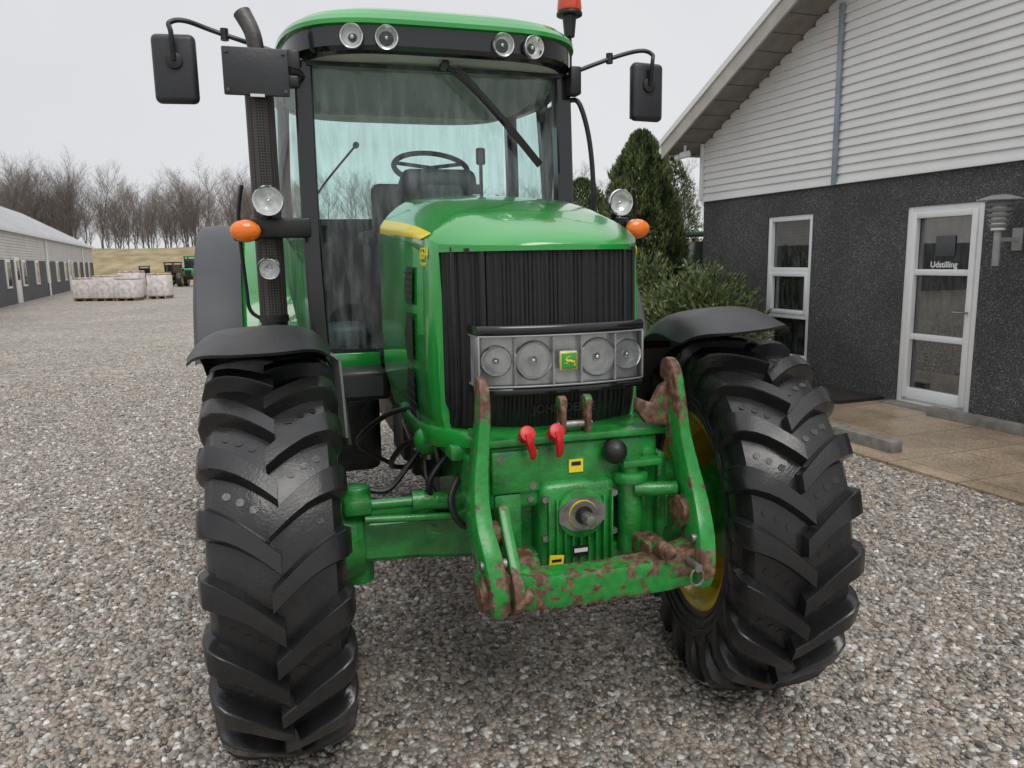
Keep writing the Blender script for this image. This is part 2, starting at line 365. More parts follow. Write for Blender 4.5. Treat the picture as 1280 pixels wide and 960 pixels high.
mb=MB(); mb.sph((-.36,-.02,.985),.052,m_greend); mb.cyl((-.36,-.02,.92),(-.36,-.02,.95),.02,m_met); mb.cyl((-.36,-.02,1.03),(-.36,-.02,1.045),.02,m_met); mb.done('accumulator',T)
mb=MB(); mb.box((-.50,1.02,1.04),(.26,.26,.13),m_blk,bev=.015); mb.box((-.50,.888,1.04),(.2,.004,.09),m_mir); mb.done('tool_box',T)
for s in(-1,1):
    mb=MB(); mb.box((s*.56,1.65,.74),(.38,.75,.42),m_eng,bev=.06,seg=3); mb.done('fuel_tank',T)
    mb=MB()
    for z in(.5,.75,1.0): mb.box((s*.86,1.5,z),(.2,.3,.03),m_blk,bev=.006)
    mb.box((s*.77,1.36,.78),(.02,.03,.62),m_blk); mb.box((s*.77,1.64,.78),(.02,.03,.62),m_blk); mb.done('step',T)
# ---- front axle
mb=MB()
sec=[(-1,-1),(-.8,-1.15),(.8,-1.15),(1,-1),(1,1),(.8,1.15),(-.8,1.15),(-1,1)]
for s in(-1,1):
    E=.62 if s<0 else .53; b0=0 if s<0 else -.05
    mb.tube([(0,0,.655),(s*.25,0,.655),(s*.42,b0*.6,.66),(s*E,b0,.665)],[.085,.085,.075,.072],m_greend,sec=sec)
    mb.cyl((s*E,b0,.5),(s*E,b0,.84),.055,m_greend,bev=.01); mb.cyl((s*(E-.02),b0,.66),(s*(E+.14),b0,.66),.13,m_greend,r2=.16,bev=.01,seg=36)
    mb.cyl((s*(E+.14),b0,.66),(s*(E+.28),b0,.66),.135,m_greend,bev=.02,seg=36)
    mb.cyl((s*.18,-.11,.78),(s*.42,-.11,.80),.03,m_greend); mb.cyl((s*.42,-.11,.80),(s*E,-.10,.80),.018,m_greend); mb.cyl((s*.40,-.11,.80),(s*.44,-.11,.80),.036,m_greend)
    mb.box((s*E,-.09,.80),(.09,.09,.05),m_greend,bev=.01)
mb.cyl((-.60,-.13,.76),(-.3,-.13,.74),.013,m_greend)
mb.cyl((0,-.2,.66),(0,.25,.66),.13,m_greend,bev=.01)
mb.box((0,0,.78),(.36,.3,.16),m_greend,bev=.02)
axle=mb.done('front_axle',T)
mb=MB(); mb.box((-.36,-.088,.672),(.07,.006,.07),m_greend,bev=.002); deer(mb,(-.36,-.0915,.672),.024,(1,0,0),(0,0,1),m_green,(0,-.002,0)); mb.done('emblem',axle)
# ---- wheels
def tyre(R,W,rr,nl,lh,lw,skew):
    mb=MB(); Rc=R-lh; h=Rc-rr
    prof=[(-.36*W,rr-.005),(-.40*W,rr+.02),(-.455*W,rr+.25*h),(-.475*W,rr+.45*h),(-.47*W,rr+.62*h),(-.475*W,Rc-.08),(-.455*W,Rc-.045),(-.40*W,Rc-.018),(-.25*W,Rc-.006),(0,Rc)]
    prof=prof+[(-x,r) for x,r in prof[:-1][::-1]]
    mb.revolve(prof,m_rub,seg=120)
    for r in (rr+.045,rr+.3*h,rr+.42*h):
        for s in(-1,1):
            x=s*(lerp([(rr,.38),(rr+.25*h,.455),(rr+.45*h,.475)],r))*W
            mb.revolve([(x,r-.006),(x+s*.005,r-.002),(x+s*.005,r+.002),(x,r+.006)],m_rub,seg=96)
    path=[(-.035*W,Rc,(0,1),1,-.12,.90),(.05*W,Rc,(0,1),1,.12,.92),(.14*W,Rc-.003,(0,1),1,.36,.96),(.23*W,Rc-.006,(.02,1),1,.58,1.02),(.31*W,Rc-.010,(.06,1),1,.74,1.10),(.385*W,Rc-.017,(.18,.98),.98,.87,1.20),(.435*W,Rc-.03,(.45,.85),.90,.95,1.28),(.467*W,Rc-.060,(.8,.5),.58,1.01,1.32),(.475*W,Rc-.100,(.97,.2),.34,1.04,1.32),(.472*W,Rc-.15,(1,0),.06,1.06,1.25)]
    for s in(-1,1):
        for k in range(nl):
            th0=2*math.pi*(k+(.5 if s>0 else 0))/nl; rows=[]
            wob=random.uniform(-.002,.001); 
            for x,r,(nx,nr),hh,sk,ww in path:
                th=th0+sk*skew/R; hw_=lw*ww/2; row=[]
                for dw,ht in((-1.42,-.10),(-1.22,.25),(-1.08,.80),(-1.03,.94),(-.96,1.0),(0,1.0),(.96,1.0),(1.03,.94),(1.08,.80),(1.22,.25),(1.42,-.10)):
                    t2=th+dw*hw_/R; xx=(x+nx*lh*hh*ht)*s; rrr=r+nr*lh*hh*ht+(wob if ht>.9 else 0)
                    row.append(Vector((xx,-rrr*math.cos(t2),rrr*math.sin(t2))))
                rows.append(row)
            mb.grid(rows,m_rub,closeu=False,cap=True)
            pitch=2*math.pi/nl
            for xx,dd in((.13,.38),(.22,.58),(.31,.76)):
                t2=th0+dd*skew/R+pitch*.5; r=Rc-lerp([(0,0),(.25,.006),(.4,.018)],xx); p=lambda q:Vector((s*xx*W,-q*math.cos(t2),q*math.sin(t2)))
                mb.cyl(p(r-.01),p(r+.0022),.011,m_rub,seg=14)
    return mb
def rim(W,rr,off,s,hubr=.16):
    mb=MB()
    mb.revolve([(-.40*W,rr+.022),(-.41*W,rr+.012),(-.385*W,rr-.004),(-.33*W,rr-.012),(-.2*W,rr-.05),(.2*W,rr-.05),(.33*W,rr-.012),(.385*W,rr-.004),(.41*W,rr+.012),(.40*W,rr+.022),(.36*W,rr+.004),(.2*W,rr-.035),(-.2*W,rr-.035),(-.36*W,rr+.004),(-.40*W,rr+.022)],m_yellow,seg=72)
    x=s*off
    mb.revolve([(x-.01*s,rr-.045),(x-.02*s,rr-.09),(x+.03*s,rr*.62),(x+.03*s,hubr*.6),(x+.045*s,hubr*.6),(x+.045*s,rr*.62),(x-.005*s,rr-.085),(x+.005*s,rr-.045)],m_yellow,seg=72)
    for k in range(10):
        a=2*math.pi*k/10; r=hubr*.95
        mb.cyl((x+.02*s,r*math.cos(a),r*math.sin(a)),(x+.065*s,r*math.cos(a),r*math.sin(a)),.014,m_met,seg=6)
    mb.cyl((x+.03*s,0,0),(x+.11*s,0,0),hubr*.62,m_greend,bev=.02)
    mb.cyl((x-.10*s,0,0),(x+.03*s,0,0),.20,m_greend,bev=.02,seg=36)
    return mb
FR,FW=.655,.385
tm=tyre(FR,FW,.355,21,.047,.060,.125)
WP={-1:(-.868,.02,rad(-.5)),1:(.775,-.125,rad(-10.5))}
t0=None
for s in(-1,1):
    ax,bof,st=WP[s]
    w=rim(FW,.355,.06,s).done('wheel',T,loc=(ax,bof,.65)); w.rotation_euler=(0,0,st)
    if t0 is None: t0=tm.done('tyre',w,sharp=38)
    else:
        o=t0.copy(); COL.objects.link(o); o.parent=w
RR,RW=.90,.52
tm=tyre(RR,RW,.50,22,.055,.065,.17); t1=None
for s in(-1,1):
    w=rim(RW,.50,.08,s,.2).done('wheel',T,loc=(s*.95,2.42,.895))
    if t1 is None: t1=tm.done('tyre',w,sharp=38)
    else:
        o=t1.copy(); COL.objects.link(o); o.parent=w
mb=MB(); mb.cyl((-.95,2.42,.9),(.95,2.42,.9),.13,m_greend); mb.done('rear_axle',T)
# ---- front mudguards
def mudguard(s):
    ax,bof,st=WP[s]
    if s>0: ax-=.035
    mb=MB(); rows=[]; W=.43 if s<0 else .40; Rm=.738 if s<0 else .752
    for i in range(31):
        th=rad(65+100*i/30); rows.append([]); e=max(0,(5-i)/5)
        for k in range(-10,11):
            u=k/10; dr=.012*(1-u*u)-.06*abs(u)**5; 
            th2=th+rad(8)*e*abs(u)**3
            r=Rm+dr+.02*e*e
            rows[-1].append(Vector((u*W*.5*(1-.05*e) +s*.012,-r*math.cos(th2),r*math.sin(th2))))
    mb.grid(rows,m_blk)
    inner=[[p-Vector((0,p.y,p.z)).normalized()*.010 for p in r] for r in rows]; mb.grid(inner,m_blk)
    mb.grid([rows[0],inner[0]],m_blk); mb.grid([rows[-1],inner[-1]],m_blk)
    mb.grid([[r[0] for r in rows],[r[0] for r in inner]],m_blk); mb.grid([[r[-1] for r in rows],[r[-1] for r in inner]],m_blk)
    if s<0: mb.tube([(.180,-.03,.66),(.212,-.02,.64),(.222,-.01,.60),(.228,.0,.36)],.022,m_alu,sec=[(-.2,-1.2),(.2,-1.2),(.2,1.2),(-.2,1.2)])
    mb.tube([(-s*.05,.35,.60),(-s*.20,.33,.60),(-s*.24,.25,.5),(-s*.25,.1,.3)],.016,m_blk,seg=8)
    o=mb.done('mudguard',T,loc=(ax,bof,.65)); o.rotation_euler=(0,rad(-1 if s<0 else -5),st)
mudguard(-1); mudguard(1)
# ---- rear fenders
for s in(-1,1):
    mb=MB()
    def arc(x0,x1,R,mat,a0=20,a1=160,lip=0):
        rows=[]
        for i in range(25):
            th=rad(a0+(a1-a0)*i/24)
            rows.append([Vector((s*x,2.42-(R+d)*math.cos(th),.88+(R+d)*math.sin(th))) for x,d in((x0,0),((x0+x1)/2,.012),(x1-.02,.004),(x1,-.015),(x1,-lip))])
        mb.grid(rows,mat)
    arc(.68,1.02,.935,m_green,lip=.05); arc(1.022,1.26,.94,m_gry,a0=14,lip=.08)
    mb.grid([[Vector((s*.68,2.42-r*math.cos(rad(t)),.88+r*math.sin(rad(t)))) for r in(.5,.935)] for t in range(20,161,7)],m_green)
    mb.done('rear_fender',T)
# ---- cab
mb=MB(); sq=[(-1,-1),(1,-1),(1,1),(-1,1)]
for s in(-1,1):
    mb.tube([(s*.645,1.33,1.05),(s*.66,1.34,1.6),(s*.66,1.36,2.1),(s*.655,1.38,2.58)],.042,m_blkg,sec=[(-1,-.8),(-.8,-1),(.8,-1),(1,-.8),(1,.8),(.8,1),(-.8,1),(-1,.8)])
    mb.tube([(s*.84,2.12,1.05),(s*.86,2.15,1.8),(s*.82,2.17,2.58)],.03,m_blkg,sec=sq)
    mb.tube([(s*.74,2.64,1.5),(s*.76,2.63,2.0),(s*.74,2.60,2.58)],.035,m_blkg,sec=sq)
    mb.tube([(s*.66,1.36,2.56),(s*.80,2.1,2.56),(s*.74,2.6,2.56)],.025,m_blkg,sec=sq)
    mb.tube([(s*.66,1.33,1.1),(s*.84,2.12,1.1)],.03,m_blk,sec=sq,smooth=False)
    mb.tube([(s*.84,2.12,1.5),(s*.76,2.64,1.55)],.03,m_blk,sec=sq,smooth=False)
    mb.box((s*.53,1.30,1.115),(.34,.08,.075),m_green,bev=.008); mb.box((s*.53,1.33,1.165),(.30,.05,.02),m_blk)
    mb.box((s*.56,1.9,1.02),(.34,1.2,.1),m_blk,bev=.01)
    mb.box((s*.70,2.38,1.45),(.06,.48,.66),m_int,bev=.02)
mb.box((0,2.0,1.10),(1.3,1.3,.04),m_int); mb.box((0,2.64,1.85),(1.46,.05,.06),m_blk); mb.box((0,2.64,1.46),(1.42,.03,.72),m_int)
mb.box((0,2.62,2.56),(1.4,.06,.04),m_blk); mb.box((0,1.35,2.55),(1.28,.05,.05),m_blk)
mb.box((0,2.0,2.535),(1.3,1.1,.012),m_intl)
cab=mb.done('cab',T)
mb=MB(); rows=[]
for i in range(13):
    t=i/12; z=1.17+(2.54-1.17)*t
    rows.append([Vector((a/10*.62,1.32+.04*t-.08*(1-(a/10)**2),z)) for a in range(-10,11)])
mb.grid(rows,m_glass); mb.done('windscreen',cab)
for s in(-1,1):
    mb=MB(); mb.grid([[Vector((s*(.68+.165*math.sin(math.pi/2*u/8)),1.36+.76*u/8,z)) for u in range(9)] for z in(1.13,1.8,2.53)],m_glass); mb.done('cab_door',cab)
    mb=MB(); mb.grid([[Vector((s*(.85-.09*u),2.18+.42*u,z)) for u in(0,1)] for z in(1.55,2.53)],m_glass); mb.done('side_window',cab)
mb=MB(); mb.grid([[Vector((a*.7,2.63,z)) for a in(-1,0,1)] for z in(1.88,2.53)],m_glass); mb.done('rear_window',cab)
def rout(sc,z,db=0):
    pts=[]
    for k in range(64):
        a=2*math.pi*k/64; c,s_=math.cos(a),math.sin(a); e=2/4.2
        x=math.copysign(abs(c)**e,c); y=math.copysign(abs(s_)**e,s_)
        wx=.745+.055*(y+1)/2*1
        pts.append(Vector((x*wx*sc,2.03+y*.93*(.5+.5*sc if sc<1 else sc),z)))
    return pts
mb=MB()
def ln(r1,r2,mat): mb.grid([r1,r2],mat,closeu=True)
L=[rout(.93,2.545),rout(.98,2.555),rout(1.0,2.575),rout(1.0,2.66)]
for a,b in zip(L,L[1:]): ln(a,b,m_blkg)
G=[rout(1.0,2.66),rout(1.022,2.665),rout(1.022,2.685),rout(1.0,2.71),rout(.95,2.735),rout(.86,2.755),rout(.7,2.775),rout(.35,2.785),rout(.02,2.788)]
for a,b in zip(G,G[1:]): ln(a,b,m_green)
ln(L[0],rout(.1,2.552),m_intl)
roof=mb.done('cab_roof',cab,sharp=40)
def lamp(name,c,d,r,parent,ring=m_chr,depth=.07):
    mb=MB(); c=Vector(c); d=Vector(d).normalized(); e1=d.orthogonal().normalized(); e2=d.cross(e1)
    R=lambda rr,dep:[c+d*dep+(e1*math.cos(t)+e2*math.sin(t))*rr*r for t in [2*math.pi*k/32 for k in range(32)]]
    mb.grid([R(.1,-depth),R(.6,-depth),R(.85,-depth*.6),R(1.0,-.01)],m_blk,closeu=True)
    mb.grid([R(1.0,-.012),R(1.05,-.006),R(1.06,.006),R(1.0,.012),R(.90,.010)],ring,closeu=True)
    mb.grid([R(.90,.008),R(.82,-.006),R(.6,-.020),R(.35,-.028),R(.02,-.030)],m_bowl,closeu=True)
    mb.sph(c-d*.012,r*.18,m_chr,sub=2)
    mb.grid([R(.90,.010),R(.7,.014),R(.4,.018),R(.02,.019)],m_clear,closeu=True)
    return mb.done(name,parent)
for a,b,dx in((-.445,1.10,-.25),(-.29,1.088,-.08),(.26,1.085,.08),(.415,1.095,.25)): lamp('work_light',(a,b,2.605),(dx,-1,-.12),.052,roof)
mb=MB(); mb.cyl((0,1.24,2.53),(0,1.18,2.53),.02,m_blk); mb.tube([(0,1.2,2.53),(.13,1.19,2.42),(.30,1.21,2.27)],.010,m_blk,seg=8); mb.tube([(.06,1.215,2.52),(.30,1.225,2.28),(.50,1.27,2.08)],.011,m_blk,sec=[(-1.6,-.6),(1.6,-.6),(1.6,.6),(-1.6,.6)]); mb.done('wiper',cab)
# interior
mb=MB(); mb.box((0,2.15,1.50),(.50,.5,.14),m_int,bev=.05,seg=3); mb.box((0,2.40,1.80),(.48,.13,.58),m_int,rot=(-.12,0,0),bev=.05,seg=3); mb.box((0,2.1,1.28),(.3,.35,.3),m_int,bev=.03); mb.box((-.31,2.1,1.74),(.09,.38,.08),m_int,bev=.03); mb.box((.31,2.05,1.74),(.13,.45,.09),m_int,bev=.03); mb.box((-.31,2.2,1.62),(.04,.04,.2),m_int); mb.box((.31,2.2,1.62),(.04,.04,.2),m_int); mb.done('seat',cab)
mb=MB(); mb.box((0,1.45,1.62),(.22,.22,.75),m_int,bev=.05,taper=1.1); mb.box((0,1.50,1.985),(.40,.24,.13),m_int,rot=(-.3,0,0),bev=.05,seg=3); mb.box((.40,1.9,1.55),(.2,.7,.3),m_int,bev=.04)
mb.box((.27,1.60,2.05),(.015,.02,.24),m_int); mb.box((.27,1.6,2.16),(.05,.03,.09),m_int,bev=.01); mb.box((.13,1.55,1.98),(.25,.05,.05),m_int,bev=.01)
dash=mb.done('dashboard',cab)
mb=MB(); mb.box((-.50,1.60,1.21),(.20,.30,.14),m_gry,bev=.04,seg=3); mb.done('floor_console',cab)
mb=MB(); mb.cyl((.42,1.9,1.68),(.43,1.85,1.93),.012,m_int); mb.sph((.43,1.85,1.95),.028,m_int); mb.done('control_lever',cab)
mb=MB(); cc=Vector((0,1.64,2.10)); ux=Vector((1,0,0)); uy=Vector((0,.86,.50)); rows=[]
for k in range(40):
    a=2*math.pi*k/40; o=ux*math.cos(a)+uy*math.sin(a); nn=ux.cross(uy)
    rows.append([cc+o*.2+(o*math.cos(j*math.pi/4)+nn*math.sin(j*math.pi/4))*.015 for j in range(8)])
mb.grid(rows,m_int,closeu=True,closev=True)
for a in(.3,2.84,4.71): mb.cyl(cc,cc+(ux*math.cos(a)+uy*math.sin(a))*.2,.011,m_int,seg=8)
mb.cyl(cc+Vector((0,.02,-.02)),cc+Vector((0,-.08,-.14)),.04,m_int); mb.done('steering_wheel',cab)
mb=MB(); mb.tube([(-.60,2.58,1.98),(-.50,2.59,2.12),(-.30,2.6,2.35)],.007,m_int,seg=6); mb.cyl((-.3,2.6,2.35),(-.3,2.64,2.35),.02,m_int); mb.done('rear_wiper',cab)
# ---- exhaust
mb=MB(); ex,ey=-.86,1.20
mb.cyl((ex,ey,1.15),(ex,ey,1.34),.06,m_eng); mb.cyl((ex,ey,1.34),(ex,ey,2.44),.056,m_eng,seg=32)
mb.tube([(ex,ey,2.40),(ex,ey,2.53),(ex-.012,ey,2.62),(ex-.05,ey+.02,2.705)],[.036,.036,.036,.040],m_pipe,seg=20)
mb.done('exhaust_pipe',T)
m_perf,nt,bb=newmat('perforated_guard')
tc=nt.nodes.new('ShaderNodeTexCoord'); ck=nt.nodes.new('ShaderNodeTexVoronoi'); ck.inputs['Scale'].default_value=80; ck.inputs['Randomness'].default_value=.05
nt.links.new(tc.outputs['Object'],ck.inputs['Vector']); r=ramp(nt,[(.28,(.002,.002,.002)),(.42,(.06,.055,.05))]); nt.links.new(ck.outputs['Distance'],r.inputs['Fac']); nt.links.new(r.outputs['Color'],bb.inputs['Base Color']); bb.inputs['Roughness'].default_value=.5; bb.inputs['Metallic'].default_value=.3
mb=MB(); rows=[]
for i in range(60):
    z=1.36+1.08*i/59; rows.append([Vector((ex+.063*math.cos(a),ey+.063*math.sin(a),z)) for a in [2*math.pi*k/28 for k in range(28)]])
mb.grid(rows,m_perf,closeu=True); mb.cyl((ex,ey,1.33),(ex,ey,1.36),.068,m_blk); mb.cyl((ex,ey,2.43),(ex,ey,2.45),.067,m_blk); mb.cyl((ex,ey,1.88),(ex,ey,1.90),.066,m_blk)
mb.done('exhaust_guard',T)
mb=MB(); mb.box((-.865,1.10,2.43),(.275,.02,.20),m_mir,bev=.006)
for x in(-.985,-.745):
    for z in(2.35,2.51): mb.cyl((x,1.088,z),(x,1.083,z),.008,m_gry,seg=10)
mb.box((-.865,1.0885,2.33),(.06,.003,.012),m_label)
mb.tube([(-.72,1.12,2.45),(-.68,1.25,2.47),(-.66,1.35,2.47)],.016,m_blk,seg=8); mb.box((-.71,1.13,2.40),(.05,.05,.05),m_blk,bev=.008); mb.done('warning_plate',T)
# ---- mirrors
for s,z in((-1,2.475),(1,2.475)):
    x=s*(1.215 if s<0 else 1.13); y=1.33
    mb=MB(); mb.box((x,y,z),(.19,.06,.30),m_mir,rot=(0,0,s*.12),bev=.028,seg=4); mb.box((x,y+.035,z),(.17,.01,.27),m_blkg,rot=(0,0,s*.12),bev=.003); mb.cyl((x,y-.03,z+.03),(x,y-.045,z+.03),.036,m_blk,bev=.004)
    mb.box((x,y-.04,z+.07),(.018,.02,.08),m_blk,bev=.004); m=mb.done('mirror',T)
    mb=MB(); mb.tube([(x,y-.045,z+.03),(x-s*.0,y-.07,z+.14),(x+s*.005,y-.05,z+.185),(x-s*.06,y-.04,z+.20),(x-s*.20,y-.01,z+.165),(s*.66,1.30,z+.06)],.011,m_blk,seg=8)
    mb.cyl((x-s*.22,y-.01,z+.135),(x-s*.22,y-.01,z+.185),.018,m_blk); mb.box((s*.70,1.30,z+.03),(.06,.08,.14),m_blk,bev=.01); mb.done('mirror_arm',m)
for s in(-1,1):
    lamp('work_light',(s*.85,1.04,1.875),(s*.06,-1,-.05),.064,T)
    mb=MB(); mb.sph((s*.955,1.06,1.745),.058,m_orange,sc=(1.15,.6,.85)); mb.cyl((s*.955,1.065,1.745),(s*.955,1.10,1.745),.05,m_white); mb.box((s*.955,1.10,1.745),(.11,.04,.085),m_blk,bev=.012); mb.done('indicator',T)
    mb=MB(); mb.box((s*.80,1.12,1.76),(.26,.05,.09),m_blk,bev=.012); mb.tube([(s*.85,1.09,1.87),(s*.85,1.13,1.80),(s*.85,1.14,1.74)],.014,m_blk); mb.tube([(s*.80,1.15,1.76),(s*.72,1.25,1.76),(s*.67,1.33,1.76)],.022,m_blk,seg=8); mb.tube([(s*.96,1.12,1.95),(s*.985,1.15,1.8),(s*.975,1.18,1.5),(s*.96,1.19,1.38),(s*.88,1.2,1.33)],.009,m_blk,seg=8); mb.done('lamp_bracket',T)
lamp('work_light',(-.865,1.06,1.58),(-.25,-1,-.35),.048,T)
mb=MB(); mb.tube([(.69,1.35,2.42),(.74,1.32,2.40),(.79,1.30,2.2),(.81,1.30,1.9),(.78,1.32,1.6)],.013,m_blk,seg=8); mb.done('grab_rail',T)
mb=MB(); bx,by=.755,1.5
mb.tube([(.70,1.42,2.48),(.74,1.48,2.52),(bx,by,2.62),(bx,by,2.84)],.012,m_blk,seg=8); mb.cyl((bx,by,2.78),(bx,by,2.90),.028,m_blk,r2=.04); mb.cyl((bx,by,2.885),(bx,by,2.905),.07,m_blk,bev=.006); mb.cyl((bx,by,2.905),(bx,by,3.05),.068,m_beac,r2=.055,bev=.015); mb.box((.72,1.43,2.55),(.06,.05,.05),m_blk,bev=.01); mb.done('beacon',T)
# ---- front hitch
mb=MB()
mb.box((0,-.45,.965),(.55,.10,.20),m_greend,bev=.02,seg=3); mb.box((-.19,-.503,.985),(.15,.02,.13),m_greend,bev=.008)
mb.box((0,-.42,1.075),(.58,.2,.022),m_greend,bev=.005)
mb.box((-.215,-.46,.80),(.085,.10,.24),m_greend,bev=.012); mb.box((.235,-.44,.80),(.075,.10,.26),m_greend,bev=.012)
mb.box((0,-.42,.70),(.56,.16,.05),m_greend,bev=.01); mb.box((0,-.41,.84),(.44,.06,.26),m_greend,bev=.01)
for s in(-1,1): mb.box((s*.285,-.2,.87),(.03,.62,.26),m_greend,bev=.006)
mb.box((0,-.30,.85),(.5,.1,.3),m_eng)
for i in range(6): mb.cyl((-.24+.096*i,-.505,.895),(-.24+.096*i,-.497,.895),.010,m_met,seg=6)
mb.cyl((.24,-.505,1.0),(.24,-.49,1.0),.022,m_greend,bev=.003); mb.cyl((-.24,-.515,1.03),(-.24,-.505,1.03),.012,m_met,seg=6); mb.cyl((-.14,-.515,.94),(-.14,-.505,.94),.012,m_met,seg=6)
hitch=mb.done('front_hitch',T)
mb=MB(); mb.tube([(-.31,-.665,.715),(-.24,-.668,.70),(-.15,-.668,.690),(0,-.668,.687),(.15,-.668,.690),(.24,-.668,.70),(.31,-.665,.715)],[.056,.055,.050,.048,.050,.055,.056],m_rust,sec=[(x*.95,y*.85) for x,y in PS],n=4)
for s in(-1,1): mb.cyl((s*.20,-.655,.70),(s*.35,-.655,.70),.062,m_rust,bev=.012) 
mb.box((.20,-.60,.735),(.07,.12,.07),m_rust,bev=.012); mb.box((-.2,-.60,.735),(.07,.12,.07),m_rust,bev=.012); mb.done('cross_tube',hitch)
for s in(-1,1):
    mb=MB()
    sec=[(x*.42,y*1.0) for x,y in PS]; dz=-.025 if s<0 else 0
    mb.tube([(s*.296,-.485,1.235+dz),(s*.296,-.505,1.270+dz),(s*.296,-.540,1.262+dz),(s*.300,-.556,1.19+dz),(s*.310,-.562,1.08),(s*.325,-.582,.97),(s*.330,-.622,.87),(s*.320,-.672,.78),(s*.312,-.692,.70),(s*.31,-.685,.650)],[.012,.024,.034,.038,.043,.050,.057,.062,.062,.042],m_rust,sec=sec,n=5)
    mb.poly([Vector((s*.287,b_,z_+dz)) for b_,z_ in((-.505,1.17),(-.535,1.18),(-.555,1.12),(-.545,1.03),(-.52,1.06),(-.495,1.09),(-.48,1.13))],m_rust,ext=(s*.025,0,0),bev=.005)
    if s>0:
        mb.poly([Vector((x_,-.540,z_)) for x_,z_ in((.30,1.235),(.262,1.215),(.235,1.165),(.185,1.185),(.180,1.150),(.215,1.105),(.30,1.09))],m_rusty,ext=(0,.03,0),bev=.006); mb.cyl((.285,-.60,.84),(.335,-.60,.84),.050,m_rusty,bev=.006)
        mb.cyl((.17,-.545,.905),(.30,-.575,.905),.022,m_greend,bev=.003)
    else: mb.cyl((-.31,-.60,.84),(-.27,-.60,.84),.036,m_rusty,bev=.006)
    mb.cyl((s*.27,-.685,.70),(s*.355,-.685,.70),.028,m_rusty,bev=.005); mb.cyl((s*.28,-.70,.79),(s*.352,-.70,.79),.014,m_met)
    mb.done('lift_arm',hitch,sharp=40)
mb=MB(); mb.poly([Vector((-.272,b_,z_)) for b_,z_ in((-.56,.90),(-.60,.92),(-.64,.86),(-.70,.79),(-.75,.73),(-.755,.68),(-.72,.645),(-.66,.65),(-.63,.70),(-.62,.77),(-.58,.83))],m_rust,ext=(.032,0,0),bev=.006); mb.sph((-.235,-.735,.70),.022,m_rusty); mb.done('link_bracket',hitch)
mb=MB(); rows=[]
cc=Vector((.265,-.765,.70))
for k in range(24):
    a=2*math.pi*k/24; o=Vector((math.cos(a)*.8,0,math.sin(a))); rows.append([cc+o*.025+(o*math.cos(j*math.pi/3)+Vector((0,1,0))*math.sin(j*math.pi/3))*.004 for j in range(6)])
mb.grid(rows,m_met,closeu=True,closev=True); mb.cyl((.265,-.775,.73),(.265,-.70,.73),.012,m_met); mb.done('lynch_pin',hitch)
mb=MB(); mb.cyl((.20,-.72,.765),(.20,-.63,.755),.024,m_rusty,bev=.004); mb.sph((.20,-.725,.766),.02,m_rusty); mb.done('pivot_bolt',hitch)
mb=MB(); mb.box((0,-.475,.795),(.245,.11,.30),m_greend,bev=.030,seg=3)
for i in range(9): mb.box((-.100+.025*i,-.537,.762+(.0 if 2<i<6 else .028)),(.006,.024,.21 if not 3<=i<=5 else .13),m_greend,bev=.002)
for x in(-.110,.110):
    for z in(.68,.78,.90): mb.cyl((x,-.542,z),(x,-.525,z),.011,m_met,seg=6)
mb.cyl((0,-.53,.85),(0,-.552,.85),.076,m_greend,bev=.005,seg=36); gb=mb.done('gearbox',hitch)
mb=MB()
tri=[Vector((.080*math.cos(a)*1.0,0,.054*math.sin(a)))+Vector((0,-.558,.85)) for a in [2*math.pi*(k+.5)/8 for k in range(8)]]
mb.poly(tri,m_met,ext=(0,.008,0)); mb.cyl((0,-.558,.85),(0,-.561,.85),.044,m_stripe,seg=30); mb.cyl((0,-.560,.85),(0,-.568,.85),.042,m_met,seg=30); mb.cyl((0,-.568,.85),(0,-.569,.85),.028,m_blk,seg=30)
mb.cyl((0,-.56,.85),(0,-.63,.85),.0165,m_met,seg=18,bev=.002)
for k in range(8): a=k*math.pi/4; mb.box((.0165*math.cos(a),-.61,.85+.0165*math.sin(a)),(.006,.035,.006),m_met,rot=(0,-a,0))
mb.done('drive_shaft',gb)
mb=MB(); mb.box((0,-.503,.985),(.045,.004,.04),m_stripe); mb.box((0,-.5055,.992),(.03,.002,.012),m_blk); mb.done('warning_sticker',hitch)
mb=MB(); mb.box((-.082,-.552,.712),(.045,.004,.035),m_stripe,rot=(0,.1,0)); mb.box((-.082,-.5545,.714),(.03,.002,.008),m_blk); mb.done('warning_sticker',gb)
mb=MB(); mb.box((-.005,-.553,.735),(.05,.004,.032),m_blk); mb.box((-.005,-.5555,.738),(.042,.002,.012),m_label); mb.done('type_plate',gb)
mb=MB(); mb.cyl((.175,-.51,.70),(.175,-.51,.94),.038,m_greend,bev=.004); mb.cyl((.175,-.51,.92),(.175,-.51,.955),.055,m_greend,bev=.008); mb.cyl((.175,-.51,.955),(.175,-.51,1.0),.03,m_greend); mb.box((.20,-.51,.985),(.13,.08,.022),m_greend,bev=.005); mb.done('lift_cylinder',hitch)
mb=MB()
for a in(-.04,.04): mb.box((a,-.49,1.125),(.020,.05,.13),m_rusty,bev=.008); mb.cyl((a-.012,-.49,1.175),(a+.012,-.49,1.175),.024,m_rusty,bev=.004)
mb.cyl((-.055,-.49,1.11),(.055,-.49,1.11),.012,m_met); mb.done('top_link_bracket',hitch)
mb=MB(); mb.sph((.115,-.53,1.025),.038,m_blk); mb.cyl((.115,-.50,1.025),(.115,-.46,1.025),.03,m_blk); mb.done('coupling_ball',hitch)
